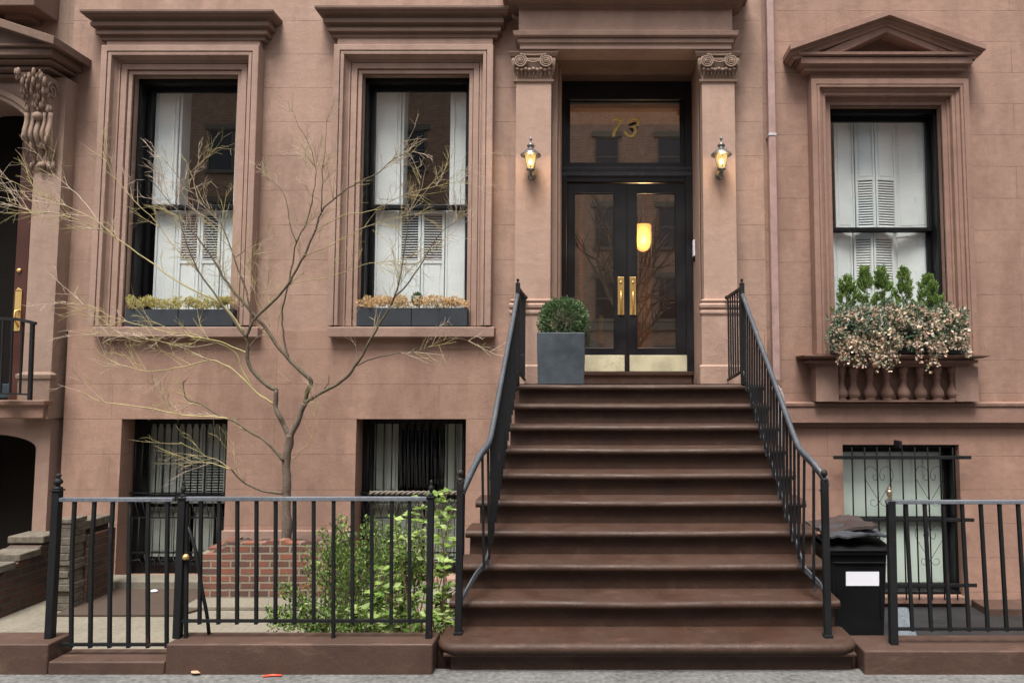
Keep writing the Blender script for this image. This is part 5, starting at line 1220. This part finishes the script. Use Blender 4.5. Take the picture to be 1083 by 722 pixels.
B([(322.6, 427), (326, 412.6), (329, 403), (319, 393), (305, 379), (291.6, 363), (277.7, 343), (261, 324), (249.3, 310), (238, 296), (227, 277), (216, 260), (205, 246.5), (191, 227), (176, 210), (160, 190)], 7.98, 7.7, .028, .003)
B([(293, 413), (280.5, 405.7), (266.6, 390.5), (261, 376.6), (262.5, 365), (260.4, 357)], 7.95, 7.85, .025, .017, None, .3)
B([(260.4, 357), (243.8, 335), (228, 312), (210.5, 288), (199, 262), (191, 235), (186, 205)], 7.85, 7.6, .014, .003)
B([(260.4, 357), (268.7, 338), (288.8, 318.5), (305.4, 299), (322, 268.6), (333, 243.7), (340, 224), (356.6, 207.7), (373, 196.6), (399.6, 182.8), (416, 167.6), (441, 159)], 7.85, 7.45, .017, .003)
B([(340, 224), (341, 200), (341, 180), (344, 160), (345.6, 122)], 7.6, 7.5, .008, .002)
B([(305.4, 299), (309.6, 277), (313.7, 257.6), (325, 232.6), (330, 210), (334, 191), (333, 172), (325, 149.6), (316, 133), (308, 113.6)], 7.75, 7.6, .010, .002)
B([(313.7, 258), (307, 238), (301, 207.7), (290, 194), (280, 188)], 7.7, 7.6, .006, .002)
B([(268.7, 338), (260.4, 310), (249.3, 277), (238, 246.5), (227, 227), (205, 205), (188, 185.5), (170, 165)], 7.85, 7.7, .011, .002)
B([(249.3, 272), (265, 260), (282.5, 249)], 7.8, 7.75, .005, .002)
B([(305, 379), (300, 357), (298.5, 329.6), (302, 312), (306.8, 299)], 7.9, 7.8, .011, .008, None, .5)
B([(322.6, 426.5), (330, 422), (345.6, 412.6), (361, 403), (374.7, 387.7), (383, 376.6), (391, 360), (403.7, 338), (416, 315.7), (424.5, 288), (430, 249), (435, 225), (441, 207.7), (446, 185)], 7.98, 7.55, .022, .002)
B([(416, 315.7), (438, 291), (455, 263), (466, 246.5), (482.7, 232.6), (495, 215)], 7.7, 7.6, .009, .002)
B([(374.7, 387.7), (388.5, 380.8), (416, 374), (444, 371), (460.5, 364), (480, 357), (510, 366)], 7.9, 7.75, .009, .002)
B([(340, 416), (347, 406), (347, 397)], 7.97, 7.95, .008, .004, None, .3)
B([(299.5, 487), (290, 475), (283, 468), (266.6, 458), (249, 446), (232.7, 440), (216, 429), (198, 422), (194, 405.7), (199, 400)], 7.97, 7.85, .018, .004, None, .6)
B([(241, 443), (232.7, 441.5), (194, 439), (152, 430.6), (110.8, 425), (93, 418), (83, 412.6)], 7.87, 7.8, .010, .003, twigs, .5)
B([(299, 521.5), (277.7, 519), (263.8, 514), (250, 502.7), (243.8, 495.7)], 8.0, 7.8, .014, .007, None, .4)
B([(243.8, 495.7), (230, 491), (216, 489), (205, 490), (194, 493)], 7.8, 7.75, .006, .003, twigs)
B([(243.8, 495.7), (232, 487), (222, 484), (205, 475), (190, 468)], 7.8, 7.75, .005, .002, twigs)
B([(308, 485), (316.5, 479), (330, 462.5), (333, 440), (338, 425)], 8.0, 7.9, .006, .002, twigs)
B([(258, 352), (235, 322), (194, 302), (155, 274), (122, 252), (91, 236), (61, 226), (30, 221.5), (6, 211)], 7.85, 7.6, .011, .002, twigs)
B([(111, 244), (91, 216), (75, 200), (58, 185.5), (52, 174)], 7.7, 7.65, .005, .002, twigs2)
B([(122, 252), (103, 234), (83, 224), (55, 210), (30, 199), (0, 185.5)], 7.7, 7.6, .006, .002, twigs)
B([(262, 374), (245, 366), (230, 360), (194, 354.5), (152, 345), (119, 335), (97, 324), (63.7, 318.5)], 7.88, 7.7, .009, .002, twigs)
B([(289, 427), (271.5, 415), (249, 393), (235.5, 385), (221.6, 381), (194, 387.7), (155, 392), (119, 382), (100, 368)], 7.95, 7.75, .012, .002, twigs)
B([(268, 412), (258, 395), (249, 374), (235, 364), (221.6, 360), (195, 352), (165, 358), (140, 366)], 7.93, 7.75, .009, .002, twigs)
B([(221.6, 381), (195, 368), (166, 360), (130, 357), (105, 352)], 7.85, 7.7, .006, .002, twigs)
B([(255, 325), (268, 300), (262, 280), (275, 262)], 7.8, 7.75, .004, .002, twigs)
B([(320, 270), (345, 262), (370, 248), (400, 235), (430, 228), (460, 222)], 7.7, 7.55, .006, .002, twigs)
B([(306, 300), (330, 296), (360, 290), (390, 278), (420, 275), (450, 262)], 7.75, 7.6, .005, .002, twigs)
B([(333, 243), (365, 228), (395, 222), (430, 205), (470, 195), (500, 190)], 7.65, 7.5, .006, .002, twigs)
B([(210, 288), (185, 262), (165, 235), (140, 210), (120, 185), (108, 160)], 7.75, 7.6, .006, .002, twigs)
B([(205, 246), (210, 215), (205, 190), (212, 165)], 7.75, 7.7, .004, .002, twigs2)
B([(285, 345), (281, 325), (283, 300), (292, 285)], 7.85, 7.8, .005, .002, twigs)
B([(281, 338), (272, 322), (268, 305), (262, 292)], 7.85, 7.8, .004, .002, twigs)
def grow(p, d, L, r_, lev, m):
    n = 5; pts = [p.copy()]; q = p.copy(); dd = d.normalized()
    for i in range(n):
        dd = (dd + rv(.05) + Vector((0, 0, .01))).normalized(); q = q + dd * L / n
        if q.y > 8.33: q.y = 8.33; dd.y = -abs(dd.y) * .3
        pts.append(q.copy())
        if lev > 0 and rnd.random() < .48:
            e = (dd + rv(.8) * Vector((1, .6, 1))).normalized(); grow(q, e, L * rnd.uniform(.4, .7), r_ * .6, lev - 1, m)
    m.tube(pts, [r_ * (1 - i / (n + 2)) + .0006 for i in range(len(pts))], 4, cap=False)
for C, r0, r1, tw in pths:
    Ln = sum((C[i + 1] - C[i]).length for i in range(len(C) - 1)); nt_ = int(Ln * 8.0 * tw)
    for k in range(nt_):
        f = .3 + .7 * rnd.random() ** .8; i = min(len(C) - 2, int(f * (len(C) - 1))); d = (C[i + 1] - C[i]).normalized()
        perp = d.cross(Vector((0, 1, 0))).normalized() * rnd.choice((-1, 1)); dirn = d * rnd.uniform(.6, 1.2) + perp * rnd.uniform(.3, .8) + Vector((0, rnd.uniform(-.35, .2), .18))
        grow(C[i], dirn, rnd.uniform(.14, .48) * (1.1 - .3 * f),   .0033 if r0 > .008 else .0026, 2, twigs if rnd.random() < .5 else twigs2)
trunk.build('trunk', M_bark, tt); limbs.build('limbs', M_limb, tt); twigs.build('twigs', M_twig, tt, fix=False); twigs2.build('fine_twigs', M_twig2, tt, fix=False)

# ------------------------------------------------------------------ across the street (seen in the panes)
ob = thing('apartment_building', (0, -14, 0), 'red brick apartment house across the street, seen only as a reflection in the panes', 'building')
holes = []
for fl in range(4):
    for k in range(-8, 9):
        xx = k * 2.9 + .6; zz = 1.6 + fl * 3.3
        if fl == 0 and k in (-1, 0): continue
        holes.append((xx - .55, xx + .55, zz, zz + 1.9))
MB().wall(-26, 26, 0, 15.8, -13.7, [], .3).build('wall', M_farbr, ob)
M_wn = plain('far_window', (.025, .03, .035), .08, 0, .2); n_ = 0
for (a, b, c, d) in holes[:85]:
    f_ = MB().box(a, b, -13.695, -13.64, c, c + .06).box(a, b, -13.695, -13.64, d - .06, d).box(a, a + .06, -13.695, -13.64, c, d).box(b - .06, b, -13.695, -13.64, c, d).box(a, b, -13.695, -13.65, (c + d) / 2 - .03, (c + d) / 2 + .03).box(a - .15, b + .15, -13.695, -13.6, d, d + .25).box(a - .1, b + .1, -13.695, -13.58, c - .1, c).build('window', M_lstone, ob)
    MB().box(a + .06, b - .06, -13.69, -13.68, c + .06, d - .06).build('pane', M_wn, f_)
MB().box(-26, 26, -13.695, -13.5, 4.4, 4.75).build('stone_band', M_lstone, ob)
MB().box(-26.3, 26.3, -13.695, -13.1, 15.7, 16.3).build('cornice', M_lstone, ob)
m = MB(); archwall(m, -2.6, .2, 0, 3.9, -1.2, .95, 2.2, .95, -13.2, -13.69); dd = m.build('portal', M_lstone, ob)
MB().box(-2.1, -.3, -13.6, -13.55, 0, 3.1).build('portal_door', M_white, dd)
sb = thing('street_tree', (1.2, -7.9, 0), 'bare street tree across the road, seen only as a reflection in the panes', 'tree')
rnd.seed(4); m = MB()
def big(p, d, L, r_, lev):
    n = 5; pts = [p.copy()]; q = p.copy(); dd = d.normalized()
    for i in range(n):
        dd = (dd + rv(.13) + Vector((0, 0, .05))).normalized(); q = q + dd * L / n; pts.append(q.copy())
        if lev > 0 and i >= 1:
            for _ in range(2 if i > 2 else 1): big(q, (dd + rv(.75)).normalized(), L * rnd.uniform(.5, .75), r_ * .55, lev - 1)
    m.tube(pts, [r_ * (1 - .5 * i / n) for i in range(len(pts))], 5, cap=False)
big(Vector((1.2, -7.9, 0)), Vector((.05, 0, 1)), 4.5, .17, 3); m.build('branches', M_bark, sb, fix=False)
